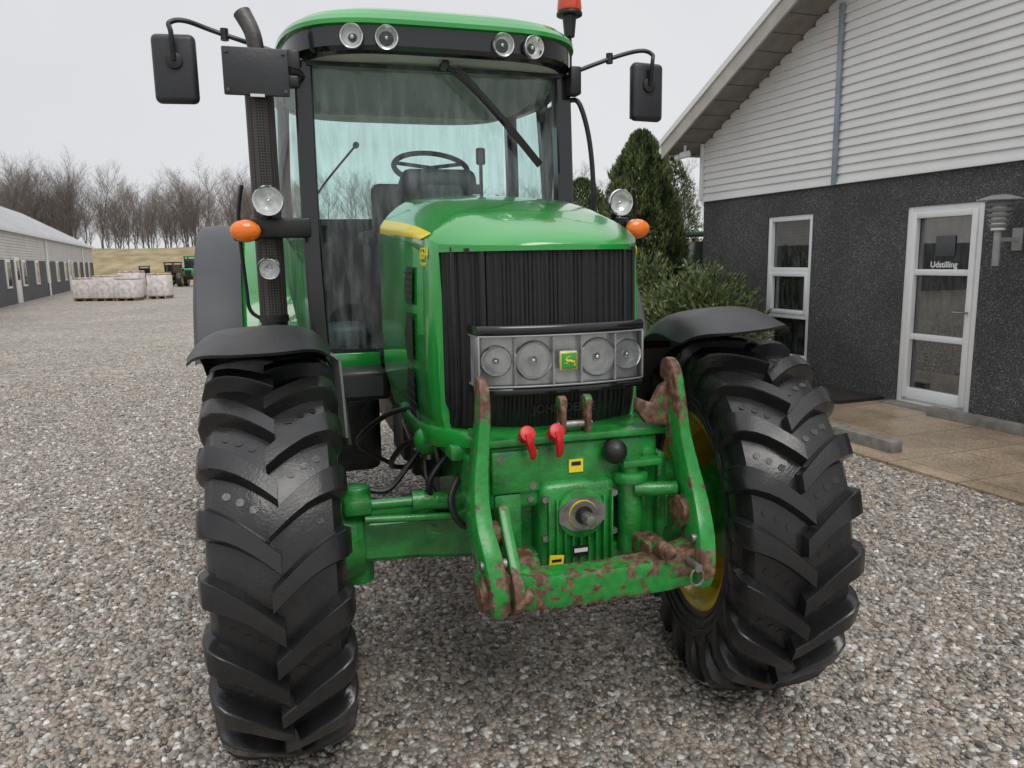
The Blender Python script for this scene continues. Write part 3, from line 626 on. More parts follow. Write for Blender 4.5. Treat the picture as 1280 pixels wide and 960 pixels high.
for a,rx in((-.165,.5),(-.075,.1)):
    mb=MB(); mb.cyl((a,-.49,1.075),(a,-.535,1.10),.019,m_red,bev=.004)
    mb.tube([(a,-.548,1.105),(a+.004,-.556,1.08),(a+.02*rx+.004,-.552,1.05),(a+.03*rx,-.548,1.03)],[.011,.013,.012,.007],m_red,seg=8); mb.cyl((a,-.535,1.10),(a,-.55,1.108),.024,m_red,bev=.004); mb.cyl((a,-.42,1.05),(a,-.49,1.075),.017,m_met); mb.done('hose_cap',hitch)
# ============================================================ GROUND
def gravelmat():
    m,nt,b=newmat('gravel'); L=nt.links.new
    tc=nt.nodes.new('ShaderNodeTexCoord'); v=nt.nodes.new('ShaderNodeTexVoronoi'); v.inputs['Scale'].default_value=38
    L(tc.outputs['Object'],v.inputs['Vector'])
    sp=nt.nodes.new('ShaderNodeSeparateColor'); L(v.outputs['Color'],sp.inputs[0])
    r=ramp(nt,[(0,(.13,.115,.10)),(.3,(.32,.28,.235)),(.55,(.46,.41,.345)),(.8,(.57,.515,.445)),(1,(.72,.68,.62))]); L(sp.outputs[0],r.inputs['Fac'])
    d=ramp(nt,[(.3,(1,1,1)),(.8,(.50,.50,.50))]); L(v.outputs['Distance'],d.inputs['Fac'])
    n=nt.nodes.new('ShaderNodeTexNoise'); n.inputs['Scale'].default_value=.35; n.inputs['Detail'].default_value=8; n.inputs['Roughness'].default_value=.65; L(tc.outputs['Object'],n.inputs['Vector'])
    nr=ramp(nt,[(.3,(.74,.73,.72)),(.7,(1.08,1.06,1.03))]); L(n.outputs['Fac'],nr.inputs['Fac'])
    v2=nt.nodes.new('ShaderNodeTexVoronoi'); v2.inputs['Scale'].default_value=9; L(tc.outputs['Object'],v2.inputs['Vector']); sp2=nt.nodes.new('ShaderNodeSeparateColor'); L(v2.outputs['Color'],sp2.inputs[0])
    r2=ramp(nt,[(0,(.76,.76,.76)),(1,(1.2,1.2,1.2))]); L(sp2.outputs[0],r2.inputs['Fac'])
    def mul(a_,b_):
        a=nt.nodes.new('ShaderNodeMix'); a.data_type='RGBA'; a.blend_type='MULTIPLY'; a.inputs[0].default_value=1; L(a_,a.inputs['A']); L(b_,a.inputs['B']); return a.outputs['Result']
    L(mul(mul(mul(r.outputs[0],d.outputs[0]),nr.outputs[0]),r2.outputs[0]),b.inputs['Base Color']); b.inputs['Roughness'].default_value=.55
    bp=nt.nodes.new('ShaderNodeBump'); bp.invert=True; bp.inputs['Distance'].default_value=.02; bp.inputs['Strength'].default_value=.8; L(v.outputs['Distance'],bp.inputs['Height']); L(bp.outputs['Normal'],b.inputs['Normal'])
    return m
m_grav=gravelmat()
mb=MB(); mb.box((0,150,-.5),(700,600,1.0),m_grav); g=mb.done('ground',flat=True); g['kind']='structure'
m_st,nt,bb=newmat('pebbles'); oi=nt.nodes.new('ShaderNodeObjectInfo')
r=ramp(nt,[(0,(.085,.08,.075)),(.13,(.17,.15,.13)),(.30,(.29,.25,.205)),(.46,(.28,.27,.255)),(.62,(.41,.36,.30)),(.76,(.33,.245,.19)),(.88,(.48,.45,.41)),(.96,(.60,.58,.54)),(1,(.82,.80,.77))]); nt.links.new(oi.outputs['Random'],r.inputs['Fac'])
n=nt.nodes.new('ShaderNodeTexNoise'); n.inputs['Scale'].default_value=1.5; n.inputs['Detail'].default_value=5; tc=nt.nodes.new('ShaderNodeTexCoord'); nt.links.new(tc.outputs['Object'],n.inputs['Vector'])
mr=ramp(nt,[(.3,(.70,.70,.70)),(.7,(1.1,1.1,1.1))]); nt.links.new(n.outputs['Fac'],mr.inputs['Fac'])
mx=nt.nodes.new('ShaderNodeMix'); mx.data_type='RGBA'; mx.blend_type='MULTIPLY'; mx.inputs[0].default_value=1; nt.links.new(r.outputs[0],mx.inputs['A']); nt.links.new(mr.outputs[0],mx.inputs['B']); nt.links.new(mx.outputs['Result'],bb.inputs['Base Color'])
bb.inputs['Roughness'].default_value=.28
BO=Vector((4.1,8.0,0)); BA=rad(-70); BX=Vector((.342,-.94,0)); BY=Vector((.94,.342,0))
def inpave(x,y):
    v=Vector((x,y,0))-BO; lx=v.dot(BX); ly=v.dot(BY); return ly>-1.95 and lx>-1.6
bm=bmesh.new(); st=.4
vd={}
for i in range(-26,16):
    for j in range(2,38):
        x,y=(i+.5)*st,(j+.5)*st
        if abs(x)>y*.78+1.2: continue
        if inpave(x,y): continue
        f=[]
        for a,b_ in((i,j),(i+1,j),(i+1,j+1),(i,j+1)):
            if (a,b_) not in vd: vd[(a,b_)]=bm.verts.new((a*st,b_*st,.002))
            f.append(vd[(a,b_)])
        bm.faces.new(f)
me=D.meshes.new('gravel'); bm.to_mesh(me); bm.free(); go=D.objects.new('gravel',me); COL.objects.link(go); go['kind']='stuff'; me.materials.append(m_st)
ng=D.node_groups.new('pebble_scatter','GeometryNodeTree'); ng.interface.new_socket('Geometry',in_out='INPUT',socket_type='NodeSocketGeometry'); ng.interface.new_socket('Geometry',in_out='OUTPUT',socket_type='NodeSocketGeometry')
N=ng.nodes.new; L=ng.links.new
gi=N('NodeGroupInput'); gout=N('NodeGroupOutput')
dp=N('GeometryNodeDistributePointsOnFaces'); dp.distribute_method='RANDOM'; L(gi.outputs[0],dp.inputs['Mesh'])
pos=N('GeometryNodeInputPosition'); ln_=N('ShaderNodeVectorMath'); ln_.operation='LENGTH'; L(pos.outputs[0],ln_.inputs[0])
mp=N('ShaderNodeMapRange'); mp.inputs['From Min'].default_value=3.2; mp.inputs['From Max'].default_value=13; mp.inputs['To Min'].default_value=4200; mp.inputs['To Max'].default_value=100
L(ln_.outputs['Value'],mp.inputs['Value']); L(mp.outputs[0],dp.inputs['Density'])
jg=N('GeometryNodeJoinGeometry')
for k in range(4):
    ic=N('GeometryNodeMeshIcoSphere'); ic.inputs['Radius'].default_value=1; ic.inputs['Subdivisions'].default_value=2
    p2=N('GeometryNodeInputPosition'); ad=N('ShaderNodeVectorMath'); ad.operation='ADD'; ad.inputs[1].default_value=(k*7.3,k*3.1,2); L(p2.outputs[0],ad.inputs[0])
    nz=N('ShaderNodeTexNoise'); nz.inputs['Scale'].default_value=.8; L(ad.outputs[0],nz.inputs['Vector'])
    sb=N('ShaderNodeVectorMath'); sb.operation='SUBTRACT'; sb.inputs[1].default_value=(.5,.5,.5); L(nz.outputs['Color'],sb.inputs[0])
    sc=N('ShaderNodeVectorMath'); sc.operation='SCALE'; sc.inputs['Scale'].default_value=1.5; L(sb.outputs[0],sc.inputs[0])
    sp=N('GeometryNodeSetPosition'); L(ic.outputs['Mesh'],sp.inputs['Geometry']); L(sc.outputs[0],sp.inputs['Offset'])
    tf=N('GeometryNodeTransform'); tf.inputs['Scale'].default_value=((1.25,.9,.62),(1,1,.7),(1.4,.85,.7),(.9,1.1,.8))[k]; L(sp.outputs[0],tf.inputs['Geometry'])
    sm=N('GeometryNodeSetMaterial'); sm.inputs['Material'].default_value=m_st; L(tf.outputs[0],sm.inputs['Geometry'])
    ss=N('GeometryNodeSetShadeSmooth'); L(sm.outputs[0],ss.inputs['Geometry'])
    gt=N('GeometryNodeGeometryToInstance'); L(ss.outputs[0],gt.inputs[0]); L(gt.outputs[0],jg.inputs[0])
ip=N('GeometryNodeInstanceOnPoints'); L(dp.outputs['Points'],ip.inputs['Points']); L(jg.outputs[0],ip.inputs['Instance']); ip.inputs['Pick Instance'].default_value=True
rv=N('FunctionNodeRandomValue'); rv.data_type='FLOAT_VECTOR'; rv.inputs[0].default_value=(-.35,-.35,0); rv.inputs[1].default_value=(.35,.35,6.28); 
er=N('FunctionNodeEulerToRotation'); L(rv.outputs[0],er.inputs[0]); L(er.outputs[0],ip.inputs['Rotation'])
rs=N('FunctionNodeRandomValue'); rs.data_type='FLOAT'
for s_ in rs.inputs:
    if s_.type=='VALUE' and s_.name=='Min': s_.default_value=0
    if s_.type=='VALUE' and s_.name=='Max': s_.default_value=1
pw=N('ShaderNodeMath'); pw.operation='POWER'; pw.inputs[1].default_value=2.2
fo=[o for o in rs.outputs if o.type=='VALUE' and o.enabled][0]; L(fo,pw.inputs[0])
ms=N('ShaderNodeMapRange'); ms.inputs['To Min'].default_value=.0062; ms.inputs['To Max'].default_value=.0175; L(pw.outputs[0],ms.inputs['Value'])
L(ms.outputs[0],ip.inputs['Scale']); L(ip.outputs[0],gout.inputs[0])
md=go.modifiers.new('scatter','NODES'); md.node_group=ng
# ============================================================ BUILDING RIGHT
BM=Matrix.Translation(BO)@Matrix.Rotation(BA,4,'Z')
H=empty('building',tuple(BO),BA,'workshop with white lap cladding over dark pebbledash and gable roof','building')
def pdash():
    m,nt,b=newmat('dark_pebbledash'); L=nt.links.new
    tc=nt.nodes.new('ShaderNodeTexCoord'); v=nt.nodes.new('ShaderNodeTexVoronoi'); v.inputs['Scale'].default_value=130; L(tc.outputs['Object'],v.inputs['Vector'])
    sp=nt.nodes.new('ShaderNodeSeparateColor'); L(v.outputs['Color'],sp.inputs[0])
    r=ramp(nt,[(0,(.026,.026,.027)),(.55,(.060,.060,.062)),(.88,(.10,.10,.103)),(.95,(.17,.17,.17)),(1,(.28,.28,.275))]); L(sp.outputs[0],r.inputs['Fac'])
    n=nt.nodes.new('ShaderNodeTexNoise'); n.inputs['Scale'].default_value=1.3; n.inputs['Detail'].default_value=7; L(tc.outputs['Object'],n.inputs['Vector'])
    nr=ramp(nt,[(.3,(.72,.72,.72)),(.7,(1.28,1.28,1.28))]); L(n.outputs['Fac'],nr.inputs['Fac'])
    a=nt.nodes.new('ShaderNodeMix'); a.data_type='RGBA'; a.blend_type='MULTIPLY'; a.inputs[0].default_value=1; L(r.outputs[0],a.inputs['A']); L(nr.outputs[0],a.inputs['B']); L(a.outputs['Result'],b.inputs['Base Color'])
    b.inputs['Roughness'].default_value=.7
    bp=nt.nodes.new('ShaderNodeBump'); bp.inputs['Distance'].default_value=.005; bp.inputs['Strength'].default_value=.6; bp.invert=True; L(v.outputs['Distance'],bp.inputs['Height']); L(bp.outputs['Normal'],b.inputs['Normal']); return m
m_pd=pdash()
m_clad=M('white_cladding',(.78,.78,.77),.42,var=.10,vs=1.3,bump=.05)
m_fas=M('cream_fascia',(.50,.48,.44),.6,var=.2,vs=4); m_sof=M('soffit_boards',(.26,.235,.20),.7,var=.3,vs=5,bump=.2)
m_roof=M('roof_sheet',(.10,.10,.105),.7,var=.3,bump=.3)
XL,XR=-3.63,9.5
mb=MB(); t=.3
def wb(x0,x1,z0,z1): mb.box(((x0+x1)/2,t/2,(z0+z1)/2),(x1-x0,t,z1-z0),m_pd)
wb(XL,-2.18,0,2.4); wb(-2.18,-1.364,0,.28); wb(-2.18,-1.364,2.08,2.4); wb(-1.364,0,0,2.4); wb(0,.87,2.06,2.4); wb(.87,XR,0,2.4)
mb.box((XL+.15,6.15,1.2),(.3,11.7,2.4),m_pd)
wall=mb.done('wall',H,flat=True)
mb=MB()
z=2.402; cw=.095
def sl(x): return 3.20+.481*(x-XL) if x<2.9 else 3.20+.481*(2*2.9-XL-x)
while z<6.2:
    x0=XL-.01 if z<3.15 else XL+(z-3.15)/.481; x1=XR
    if 5.8-x0<x1: x1=5.8-x0
    if z<3.15: x1=XR
    if x1>x0:
        mb.grid([[Vector((x0,.0,z)),Vector((x1,.0,z))],[Vector((x0,-.030,z)),Vector((x1,-.030,z))],[Vector((x0,-.028,z+.015)),Vector((x1,-.028,z+.015))],[Vector((x0,-.006,z+cw)),Vector((x1,-.006,z+cw))]],m_clad)
        mb.grid([[Vector((XL-.03,.0,z)),Vector((XL-.03,12,z))],[Vector((XL-.005,.0,z+cw)),Vector((XL-.005,12,z+cw))]],m_clad) if z<3.1 else None
    z+=cw
mb.box(((XL+XR)/2,.09,2.9),(XR-XL-.02,.12,.98),m_clad)
mb.done('cladding',wall,flat=True)
mb=MB(); mb.box((-1.0,-.05,3.35),(.06,.03,1.95),M('trim_grey_blue',(.30,.36,.41),.4),bev=.004); mb.box((XL-.01,-.04,2.8),(.05,.05,.8),m_white,bev=.004); mb.box(((XL+XR)/2,-.02,2.39),(XR-XL,.05,.02),m_white); mb.done('trim',wall)
mb=MB()
def slab(x0,x1,y0,y1,dz,th,mat):
    P=[Vector((x0,y0,sl(x0)+dz)),Vector((x1,y0,sl(x1)+dz)),Vector((x1,y0,sl(x1)+dz+th)),Vector((x0,y0,sl(x0)+dz+th))]
    mb.poly(P,mat,ext=(0,y1-y0,0))
slab(-3.88,2.9,-.50,12.5,.0,.06,m_sof); slab(-3.91,2.9,-.50,12.5,.063,.17,m_roof)
slab(2.9,9.9,-.50,12.5,.0,.06,m_sof); slab(2.9,9.9,-.50,12.5,.063,.17,m_roof)
for k in range(24): slab(-3.88+.28*k,-3.87+.28*k,-.50,.0,-.004,.004,m_roof)
rf=mb.done('roof',H,flat=True)
mb=MB(); slab(-3.95,2.9,-.535,-.503,-.03,.25,m_fas); slab(2.9,9.93,-.535,-.503,-.03,.25,m_fas); slab(-3.97,2.9,-.56,-.538,.16,.08,m_white); mb.box((-3.92,6,3.15),(.03,12.9,.20),m_fas)
mb.done('verge_board',rf,flat=True)
mb=MB(); mb.tube([(-3.98,-.53,3.14),(-3.98,12,3.14)],.05,m_white,seg=12); mb.done('gutter',rf)
def window(x0,x1,z0,z1,bars,panels,name):
    mb=MB(); fw=.065; y=.06
    mb.box((x0+fw/2,y,(z0+z1)/2),(fw,.09,z1-z0),m_white,bev=.006); mb.box((x1-fw/2,y,(z0+z1)/2),(fw,.09,z1-z0),m_white,bev=.006)
    for z,h in [(z0+fw/2,fw),(z1-fw/2,fw)]+bars: mb.box(((x0+x1)/2,y-.002,z),(x1-x0-2*fw+.004,.085,h),m_white,bev=.005)
    o=mb.done(name,H)
    for a,b_,m in panels:
        mb=MB(); mb.box(((x0+x1)/2,y+.01,(a+b_)/2),(x1-x0-2*fw,.012,b_-a),m); mb.done('glass_pane',o,flat=True)
    return o
mw=glassmat('window_glass',(.75,.80,.80),.045,.012,3.0)
w=window(-2.18,-1.364,.28,2.08,[(1.40,.08),(.84,.07)],[(.34,.81,mw),(.87,1.36,mw),(1.44,2.02,mw)],'window')
mb=MB(); mb.box((-1.772,-.02,.25),(.9,.14,.04),m_white,bev=.005); mb.done('sill',w)
mb=MB()
for x in(-2.095,-1.449): mb.box((x,.03,1.12),(.05,.05,.52),m_white,bev=.005)
for z in(.885,1.355): mb.box((-1.772,.03,z),(.60,.05,.05),m_white,bev=.005)
mb.done('casement',w)
dr=window(0,.87,.03,2.06,[(1.40,.06),(.74,.06),(.13,.14)],[(.20,.71,mw),(.77,1.37,mw),(1.43,2.0,mw)],'door')
mb=MB(); 
for x in(.095,.775): mb.box((x,.03,1.05),(.06,.06,1.90),m_white,bev=.006)
mb.box((.435,.03,1.97),(.62,.06,.06),m_white,bev=.006); mb.cyl((.775,-.0,1.02),(.775,-.05,1.02),.011,m_met); mb.tube([(.775,-.05,1.02),(.66,-.05,1.02)],.01,m_met,smooth=False); mb.done('door_leaf',dr)
text('Udstilling',.082,m_white,frame((1,0,0),(0,0,1),(.435,.05,1.475)),dr,ext=.001,name='lettering')
mb=MB(); mb.box((.435,.055,1.66),(.22,.003,.20),m_gry,bev=.001); mb.done('door_sticker',dr)
mb=MB(); mb.box((.435,-.06,.02),(1.0,.2,.05),m_concrete,bev=.006); mb.done('doorstep',dr)
m_room=M('room_wall',(.25,.25,.24),.8); m_roomr=M('red_machine_paint',(.65,.03,.03),.4)
mb=MB(); mb.box((0,4.5,1.2),(7,.05,2.3),m_room); mb.box((0,2.5,.01),(7,4,.02),m_concrete); mb.box((0,2.5,2.36),(7,4,.03),m_room)
mb.done('room',H,flat=True)
mb=MB(); mb.box((-2.4,1.2,1.55),(1.0,.8,.4),m_roomr,bev=.08,seg=3); mb.box((-2.4,1.2,1.1),(.8,.6,.5),m_blk,bev=.05); mb.cyl((-2.9,1.0,.45),(-2.6,1.0,.45),.45,m_rub,bev=.05); mb.cyl((-2.1,1.0,.45),(-1.8,1.0,.45),.45,m_rub,bev=.05)
o=mb.done('machine',None); o.matrix_world=BM; o['label']='red machine parked inside behind the window'; o['category']='machine'
m_pg=M('pale_grey_metal',(.34,.36,.36),.45,var=.2,vs=10)
mb=MB(); lx,ly=1.22,-.26
mb.cyl((lx,ly,2.03),(lx,ly,2.045),.185,m_pg,bev=.004,seg=32); mb.cyl((lx,ly,2.045),(lx,ly,2.08),.175,m_pg,r2=.07,seg=32); mb.cyl((lx,ly,1.99),(lx,ly,2.03),.11,m_pg,r2=.09,seg=32)
for k in range(4): mb.cyl((lx,ly,1.80+.045*k),(lx,ly,1.83+.045*k),.058+.008*k,m_pg,r2=.080+.009*k,seg=28,bev=.003)
mb.cyl((lx,ly,1.78),(lx,ly,1.99),.055,m_white,seg=20); mb.cyl((lx,ly,1.47),(lx,ly,1.79),.030,m_pg,bev=.004)
mb.box((lx,ly/2,1.70),(.035,-ly,.035),m_pg); mb.box((lx,-.012,1.70),(.09,.022,.2),m_pg,bev=.004)
o=mb.done('wall_lamp',None); o.matrix_world=BM; o['label']='pale grey louvred wall lamp on a bracket beside the door'; o['category']='lamp'
mb=MB(); mb.box((XL-.06,-.30,3.05),(.10,.16,.09),m_white,rot=(.2,0,-.5),bev=.02); mb.cyl((XL-.06,-.30,3.05),(XL-.06,-.30,3.22),.02,m_white); mb.sph((XL-.16,-.36,3.02),.05,m_white)
o=mb.done('security_camera',None); o.matrix_world=BM; o['label']='white security camera under the roof overhang'; o['category']='camera'
def bl(name,mbx,**kw):
    o=mbx.done(name,None,**kw); o.matrix_world=BM; o['kind']='structure'; return o
def pavemat():
    m,nt,b=newmat('beige_aggregate_paving'); L=nt.links.new
    tc=nt.nodes.new('ShaderNodeTexCoord'); br=nt.nodes.new('ShaderNodeTexBrick'); br.inputs['Scale'].default_value=1; br.inputs['Brick Width'].default_value=.6; br.inputs['Row Height'].default_value=.6; br.offset=0; br.inputs['Mortar Size'].default_value=.006
    br.inputs['Color1'].default_value=(.40,.31,.215,1); br.inputs['Color2'].default_value=(.34,.265,.185,1); br.inputs['Mortar'].default_value=(.15,.12,.09,1); L(tc.outputs['Object'],br.inputs['Vector'])
    v=nt.nodes.new('ShaderNodeTexVoronoi'); v.inputs['Scale'].default_value=90; L(tc.outputs['Object'],v.inputs['Vector']); sp=nt.nodes.new('ShaderNodeSeparateColor'); L(v.outputs['Color'],sp.inputs[0])
    r=ramp(nt,[(0,(.65,.65,.65)),(1,(1.35,1.33,1.3))]); L(sp.outputs[0],r.inputs['Fac'])
    n=nt.nodes.new('ShaderNodeTexNoise'); n.inputs['Scale'].default_value=1.5; n.inputs['Detail'].default_value=6; L(tc.outputs['Object'],n.inputs['Vector']); nr=ramp(nt,[(.35,(.6,.6,.6)),(.65,(1.1,1.1,1.1))]); L(n.outputs['Fac'],nr.inputs['Fac'])
    a=nt.nodes.new('ShaderNodeMix'); a.data_type='RGBA'; a.blend_type='MULTIPLY'; a.inputs[0].default_value=1; L(br.outputs['Color'],a.inputs['A']); L(r.outputs[0],a.inputs['B'])
    c=nt.nodes.new('ShaderNodeMix'); c.data_type='RGBA'; c.blend_type='MULTIPLY'; c.inputs[0].default_value=1; L(a.outputs['Result'],c.inputs['A']); L(nr.outputs[0],c.inputs['B']); L(c.outputs['Result'],b.inputs['Base Color'])
    b.inputs['Roughness'].default_value=.35; return m
mb=MB(); mb.box((3.6,-1.0,.008),(10.4,1.95,.03),pavemat()); bl('pavement',mb,flat=True)
m_mul=M('bark_mulch',(.03,.024,.018),.9,var=.6,vs=40,bump=1,bs=60)
mb=MB(); mb.box((-1.9,-.32,.03),(3.5,.62,.06),m_mul); bl('planting_bed',mb,flat=True)
mb=MB()
for i in range(6): mb.box((-3.6+.6*i,-.68,.05),(.592,.08,.14),m_concrete,bev=.008)
bl('bed_kerb',mb)
mb=MB(); mb.box((1.32,-1.70,.055),(.62,.12,.13),m_concrete,bev=.01); mb.box((.70,-1.70,.055),(.60,.12,.13),m_concrete,bev=.01); bl('kerb',mb)
mb=MB()
for i in range(8): mb.box((1.15+1.0*i,-.25,.05),(.99,.10,.13),m_concrete,bev=.008)
bl('wall_kerb',mb)
# ============================================================ EVERGREENS
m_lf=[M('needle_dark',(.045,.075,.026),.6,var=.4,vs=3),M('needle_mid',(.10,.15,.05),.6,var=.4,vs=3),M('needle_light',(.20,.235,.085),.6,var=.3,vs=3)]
m_bark=M('bark',(.07,.055,.045),.85,var=.5,vs=20,bump=.6,bs=30)
def leafcloud(pts,name,parent,mats,flat=True):
    V=[];F=[];MI=[]
    for p,d,l,w,mi in pts:
        d=d.normalized(); s=d.cross(Vector((random.uniform(-1,1),random.uniform(-1,1),random.uniform(-1,1)))).normalized()*w
        k=len(V); V+= [p-s*.3,p+d*l*.5-s,p+d*l,p+d*l*.5+s]; F.append((k,k+1,k+2,k+3)); MI.append(mi)
    me=D.meshes.new(name); me.from_pydata(V,[],F); 
    for m in mats: me.materials.append(m)
    me.polygons.foreach_set('material_index',MI); o=D.objects.new(name,me); COL.objects.link(o); o.parent=parent; return o
def thuja(loc,h,r,n,label,seed=1):
    random.seed(seed); e=empty('conifer_tree',loc,0,label,'tree')
    MB_=MB(); MB_.tube([(0,0,0),(0.02,0,h*.5),(0,0,h*.9)],[.09,.06,.01],m_bark,seg=8); MB_.done('trunk',e)
    pts=[]
    for i in range(n):
        t=random.random()**1.1; z=h*(.03+.97*t); a=random.uniform(0,2*math.pi)
        nn=noise.noise(Vector((math.cos(a)*2.2,math.sin(a)*2.2,z*2.2+seed)))+.7*noise.noise(Vector((math.cos(a)*6,math.sin(a)*6,z*4+seed)))
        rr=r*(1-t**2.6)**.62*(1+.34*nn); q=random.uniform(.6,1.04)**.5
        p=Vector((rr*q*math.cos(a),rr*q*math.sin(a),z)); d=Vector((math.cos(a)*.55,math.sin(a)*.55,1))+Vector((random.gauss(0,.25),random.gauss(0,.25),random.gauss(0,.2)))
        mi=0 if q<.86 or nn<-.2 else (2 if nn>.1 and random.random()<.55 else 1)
        pts.append((p,d,random.uniform(.05,.13),random.uniform(.010,.022),mi))
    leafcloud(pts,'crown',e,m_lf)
thuja((2.10,12.4,0),3.50,.70,36000,'tall dense evergreen conifer by the building corner',3)
thuja((1.45,15.5,0),3.1,.85,14000,'rounded evergreen conifer beside the taller one',5)
thuja((4.2,20.5,0),4.2,.9,9000,'distant evergreen conifer behind the building',8)
def juniper(loc,h,r,n,label,seed):
    random.seed(seed); e=empty('juniper_shrub',loc,0,label,'shrub'); pts=[]; mb=MB()
    for i in range(n):
        a=random.uniform(0,2*math.pi); el=random.uniform(.15,1.35); L_=random.uniform(.6,1)*1.0
        dx,dy=math.cos(a)*math.cos(el)*r,math.sin(a)*math.cos(el)*r; dz=math.sin(el)*h
        if i%4==0: mb.tube([(0,0,0),(dx*.4*L_,dy*.4*L_,dz*.55*L_),(dx*.8*L_,dy*.8*L_,dz*.85*L_)],[.02,.012,.004],m_bark,seg=5,n=3)
        for k in range(70):
            t=.3+.7*k/70; p=Vector((dx*t*L_,dy*t*L_,dz*L_*(t**.8)))+Vector((random.gauss(0,.05),random.gauss(0,.05),random.gauss(0,.05)))*(1.1-t*.8)
            d=Vector((dx,dy,dz*.7)).normalized()+Vector((random.gauss(0,.5),random.gauss(0,.5),random.gauss(.1,.4)))
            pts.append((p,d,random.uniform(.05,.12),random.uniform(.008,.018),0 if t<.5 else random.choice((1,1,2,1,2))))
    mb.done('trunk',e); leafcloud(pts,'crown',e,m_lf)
juniper((2.40,9.7,0),1.65,1.05,340,'spreading juniper shrub with pointed sprays at the building corner',11)
juniper((1.75,10.6,0),1.8,.85,240,'dark juniper shrub growing beside the conifer',12)
# ============================================================ LEFT BUILDING
LA=math.atan2(.917,-.40); LO=Vector((-20.9,31.2,0))-12*Vector((-.40,.917,0))
LB=empty('warehouse',tuple(LO),LA,'long low warehouse with pale cladding and small white windows','building')
m_lw=M('pale_wall',(.70,.69,.66),.7,var=.12,vs=1); m_ld=M('dark_base_wall',(.085,.088,.095),.7,var=.3,vs=1); m_lr=M('pale_roof_sheet',(.48,.49,.50),.5,var=.15,vs=1)
LEN=54
mb=MB(); mb.box((LEN/2,5,.98),(LEN,10,1.96),m_ld); mb.box((LEN/2,5.02,2.60),(LEN,10.06,1.26),m_lw)
for i in range(9): mb.box((LEN/2,-.02,2.05+.13*i),(LEN,.03,.012),m_fas)
mb.done('wall',LB,flat=True)
mb=MB(); 
mb.poly([Vector((-.3,-.18,3.20)),Vector((-.3,5,6.05)),Vector((-.3,10.2,3.20)),Vector((-.3,10.2,3.33)),Vector((-.3,5,6.22)),Vector((-.3,-.18,3.33))],m_lr,ext=(LEN+.6,0,0)); mb.poly([Vector((0,0,3.22)),Vector((0,5,5.95)),Vector((0,10,3.22))],m_lw,ext=(LEN,0,0))
mb.box((LEN/2,-.21,3.26),(LEN+.6,.03,.13),m_white)
for i in range(60): mb.tube([(i*.9,-.18,3.34),(i*.9,5,6.24)],.03,m_lr,smooth=False,seg=5)
mb.done('roof',LB,flat=True)
x=3
while x<LEN-2:
    mb=MB(); mb.box((x,-.02,1.35),(.95,.08,1.25),m_white,bev=.01); mb.box((x-.2,-.065,1.35),(.33,.01,1.05),m_pane); mb.box((x+.2,-.065,1.35),(.33,.01,1.05),m_pane); mb.done('window',LB)
    x+=3.9
for x in(7,26,45):
    mb=MB(); mb.cyl((x,-.08,0),(x,-.08,3.1),.05,m_white); mb.done('downpipe',LB)
for x in(16.8,36.3):
    mb=MB(); mb.box((x,-.03,1.05),(1.0,.07,2.1),m_white,bev=.01); mb.box((x,-.07,1.5),(.6,.01,.9),m_pane); mb.done('door',LB)
m_wrap=M('wrapped_load',(.76,.74,.72),.3,var=.3,vs=6,bump=.4,bs=12,col2=(.54,.48,.46)); m_wood=M('pallet_wood',(.22,.16,.10),.8,var=.3); m_redtop=M('reddish_blocks',(.40,.22,.18),.6,var=.5,vs=5,col2=(.66,.62,.58))
for i,(x,y,h) in enumerate([(-20.2,36.6,1.0),(-19.1,36.4,1.1),(-18.0,36.2,.95),(-18.7,38.0,1.3),(-17.3,37.9,1.15)]):
    e=empty('pallet_load',(x,y,0),random.uniform(-.06,.06)+.1,'plastic-wrapped pallet of pale paving blocks standing on gravel','pallet'); e['group']='wrapped pallets stacked beside the warehouse'
    mb=MB()
    for k in(-.4,0,.4): mb.box((k,0,.05),(.1,.9,.1),m_wood)
    mb.box((0,0,.12),(1.0,.95,.03),m_wood); mb.done('pallet',e)
    mb=MB(); mb.box((0,0,.135+h*.44),(.98,.9,h*.88),m_wrap,bev=.04); 
    for k in range(4): mb.box((-.36+.24*k,0,.135+h*.93),(.22,.84,.07),m_redtop,bev=.015)
    mb.done('load',e)
def farm(name,loc,rz,paint,label,cat,loader=False,sc=1):
    e=empty(name,loc,rz,label,cat); e.scale=(sc,sc,sc)
    mb=MB(); mb.box((0,-.6,1.25),(.7,1.7,.7),paint,bev=.08,seg=3); mb.box((0,.2,.8),(.6,2.8,.4),m_eng,bev=.05); mb.box((0,-1.47,1.2),(.55,.04,.5),m_blk); 
    for s in(-1,1): mb.box((s*.8,1.1,1.55),(.5,1.2,.08),paint,bev=.03)
    mb.done('body',e)
    mb=MB(); mb.box((0,.95,2.68),(1.4,1.5,.14),paint if name=='tractor' else m_blk,bev=.05)
    for sx in(-1,1):
        for y in(.3,1.6): mb.box((sx*.62,y,2.0),(.08,.08,1.3),m_blk)
    mb.box((0,.95,1.9),(1.16,1.25,1.1),m_pane); mb.done('cab',e)
    for s in(-1,1):
        for y,r,w in((-1.0,.6,.4),(1.2,.85,.5)):
            mb=MB(); mb.cyl((s*.85-w/2,y,r),(s*.85+w/2,y,r),r,m_rub,bev=.06,seg=28); mb.cyl((s*.85-w/2-.01,y,r),(s*.85+w/2+.01,y,r),r*.5,m_yellow,seg=20); mb.done('wheel',e)
    if loader:
        mb=MB(); 
        for s in(-1,1): mb.tube([(s*.45,.2,1.6),(s*.45,-1.2,1.5),(s*.45,-2.0,.6)],.08,paint,smooth=False,seg=6)
        mb.box((0,-2.2,.45),(1.6,.5,.5),m_blk,bev=.05); mb.done('loader_arm',e)
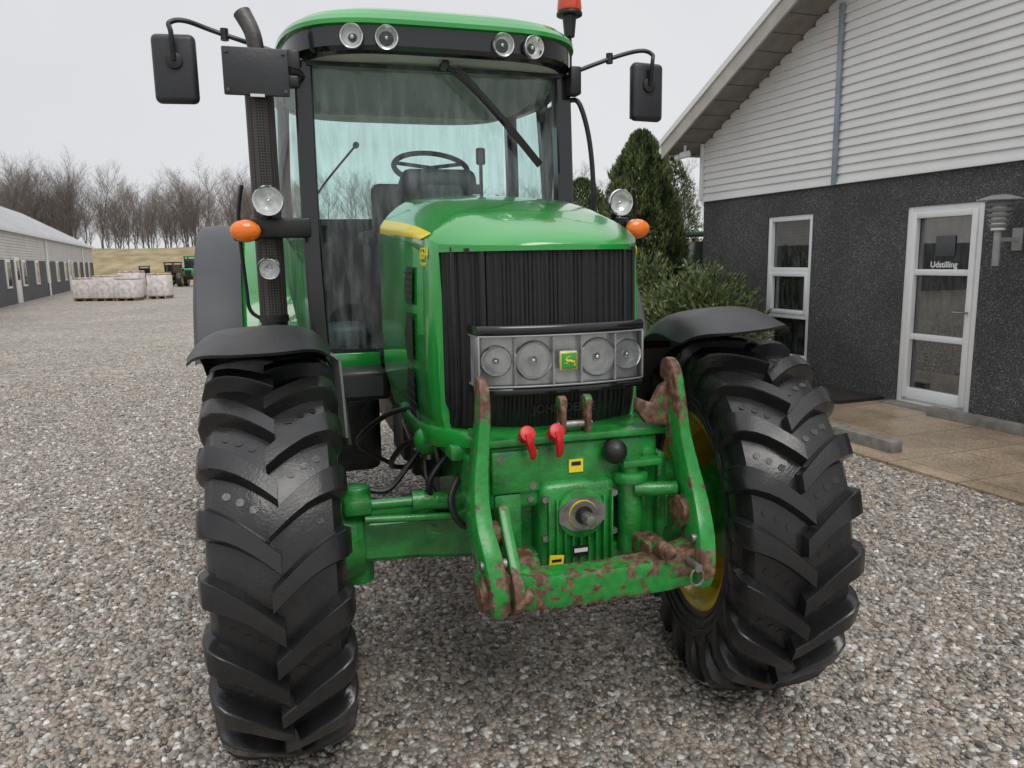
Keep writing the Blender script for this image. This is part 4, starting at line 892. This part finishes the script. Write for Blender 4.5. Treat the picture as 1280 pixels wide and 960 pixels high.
farm('tractor',(-24.4,59,0),rad(10),m_green,'distant green tractor parked near the grassy bank','tractor',False,.85)
farm('wheel_loader',(-27.0,60.5,0),rad(-25),M('loader_yellow',(.30,.22,.04),.6,var=.6),'dirty yellow loader parked by the bank','loader',True,.68)
farm('wheel_loader',(-29.4,62,0),rad(30),M('loader_red',(.25,.06,.03),.5,var=.5),'small reddish loader parked by the bank','loader',True,.58)
farm('tractor',(4.55,18.6,0),rad(-20),M('dark_green_paint',(.02,.06,.03),.4),'black-cabbed tractor parked behind the building corner','tractor',False,.8)
# ============================================================ BANK & TREES
m_grass=M('winter_grass',(.36,.285,.165),.9,var=.4,vs=.7,bump=1,bs=6,col2=(.20,.165,.085))
rows=[]
for i in range(60):
    x=-130+i*4.6; row=[]
    for y,z in((68,-.05),(72,.6),(77,2.3),(82,3.3),(88,3.6),(110,3.6),(160,4.2)):
        row.append(Vector((x,y+3*noise.noise(Vector((x*.05,0,0))),z*(1+.15*noise.noise(Vector((x*.08,y*.1,3)))))))
    rows.append(row)
mb=MB(); mb.grid(rows,m_grass); o=mb.done('hill'); o['kind']='structure'
m_twig=M('hazed_winter_twigs',(.20,.165,.145),.9,var=.3,vs=2); m_bark2=M('hazed_bark',(.17,.15,.135),.9,var=.3,vs=2)  # distance haze is painted in: twig and bark base colours are lightened for it
def gentree(seed,h=9.5):
    random.seed(seed); TV=[];TF=[];CV=[];CF=[]
    def seg(V,F,p,q,r0,r1,n):
        d=(q-p).normalized(); u=d.orthogonal().normalized(); w=d.cross(u); k=len(V)
        for c,r in((p,r0),(q,r1)):
            for j in range(n): a=2*math.pi*j/n; V.append(c+(u*math.cos(a)+w*math.sin(a))*r)
        for j in range(n): F.append((k+j,k+(j+1)%n,k+n+(j+1)%n,k+n+j))
    def grow(p,d,l,r,lev):
        ns=6 if lev==0 else (3 if lev<3 else 2); V,F=(TV,TF) if lev<2 else (CV,CF)
        for i in range(ns):
            q=p+d*(l/ns); r1=r*(1-.6/ns); seg(V,F,p,q,r,r1,6 if lev==0 else (4 if lev<2 else 3))
            p=q;r=r1; d=(d+Vector((random.gauss(0,.07),random.gauss(0,.07),random.gauss(.05,.05)))).normalized()
            if lev<3:
                nb=(4 if i>=1 else 3) if lev==0 else 2 if lev==1 else 3
                for b in range(nb):
                    a=random.uniform(0,2*math.pi); s=d.orthogonal().normalized(); s=Matrix.Rotation(a,3,d)@s
                    dd=(d*random.uniform(.9,1.5)+s*random.uniform(.4,.9)+Vector((0,0,.25))).normalized()
                    grow(p,dd,l*(random.uniform(.26,.42) if lev==0 else random.uniform(.4,.65)),max(r*.42,.008),lev+1)
    grow(Vector((0,0,0)),Vector((0,0,1)),h,.09,0)
    out=[]
    for V,F,n in((TV,TF,'trunk'),(CV,CF,'crown')):
        me=D.meshes.new(n); me.from_pydata(V,[],F); me.materials.append(m_bark2 if n=='trunk' else m_twig); out.append(me)
    return out
TRE=[gentree(s) for s in(21,22,23,24,25)]
random.seed(99)
def puttree(x,y,s,z=3.3):
    e=empty('bare_tree',(x,y,z),random.uniform(0,6.28),'leafless deciduous tree growing on the grassy bank','tree'); e['group']='bare trees on the bank'
    a,b=random.choice(TRE); e.scale=(s*.88,s*.88,s*.66*random.uniform(.82,1.08))
    for n,me in(('trunk',a),('crown',b)): o=D.objects.new(n,me); COL.objects.link(o); o.parent=e
for i in range(130): puttree(-84+i*.435+random.uniform(-.7,.7),random.uniform(88,114),random.uniform(.72,1.12))
for i in range(34): puttree(-26+i*1.7+random.uniform(-1,1),random.uniform(92,108),random.uniform(.75,1.05))
for i in range(46): puttree(-84+i*.75,random.uniform(84,94),random.uniform(.82,1.22))
# ============================================================ WORLD, SUN, CAMERA
w=D.worlds.new('World'); S.world=w; w.use_nodes=True; nt=w.node_tree; nt.nodes.clear(); L=nt.links.new
out=nt.nodes.new('ShaderNodeOutputWorld'); bg=nt.nodes.new('ShaderNodeBackground'); sky=nt.nodes.new('ShaderNodeTexSky'); sky.sky_type='NISHITA'; sky.sun_disc=False; sky.sun_elevation=rad(38); sky.sun_rotation=rad(200)
hs=nt.nodes.new('ShaderNodeHueSaturation'); hs.inputs['Saturation'].default_value=.2; L(sky.outputs[0],hs.inputs['Color'])
tc=nt.nodes.new('ShaderNodeTexCoord'); n=nt.nodes.new('ShaderNodeTexNoise'); n.inputs['Scale'].default_value=1.6; n.inputs['Detail'].default_value=4; L(tc.outputs['Generated'],n.inputs['Vector'])
r=ramp(nt,[(.3,(7.0,7.15,7.5)),(.7,(8.3,8.35,8.5))]); L(n.outputs['Fac'],r.inputs['Fac'])
sx=nt.nodes.new('ShaderNodeSeparateXYZ'); L(tc.outputs['Generated'],sx.inputs[0])
el=ramp(nt,[(0,(1,1,1)),(.5,(1,1,1)),(.78,(1.55,1.55,1.55)),(1,(2.4,2.4,2.4))]); L(sx.outputs[2],el.inputs['Fac'])
ml=nt.nodes.new('ShaderNodeMix'); ml.data_type='RGBA'; ml.blend_type='MULTIPLY'; ml.inputs[0].default_value=1; L(r.outputs[0],ml.inputs['A']); L(el.outputs[0],ml.inputs['B'])
mx=nt.nodes.new('ShaderNodeMix'); mx.data_type='RGBA'; mx.inputs[0].default_value=.85; L(hs.outputs[0],mx.inputs['A']); L(ml.outputs['Result'],mx.inputs['B']); L(mx.outputs['Result'],bg.inputs[0]); bg.inputs[1].default_value=.1; L(bg.outputs[0],out.inputs[0])
sl_l=D.lights.new('sun','SUN'); sl_l.energy=1.3; sl_l.angle=rad(30); sl_l.color=(1,.97,.93); so=D.objects.new('sun',sl_l); COL.objects.link(so)
so.rotation_euler=Vector((.25,-.55,.8)).to_track_quat('Z','Y').to_euler()
cam=D.cameras.new('camera'); cam.sensor_width=36; cam.lens=26.72; cam.clip_end=1500; cam.clip_start=.05; co=D.objects.new('camera',cam); COL.objects.link(co)
co.matrix_world=Matrix.Translation((0,0,1.6))@Matrix.Rotation(rad(90-9.3),4,'X')@Matrix.Rotation(rad(-1),4,'Z'); S.camera=co
S.view_settings.view_transform='Standard'; S.view_settings.look='None'; S.view_settings.exposure=0
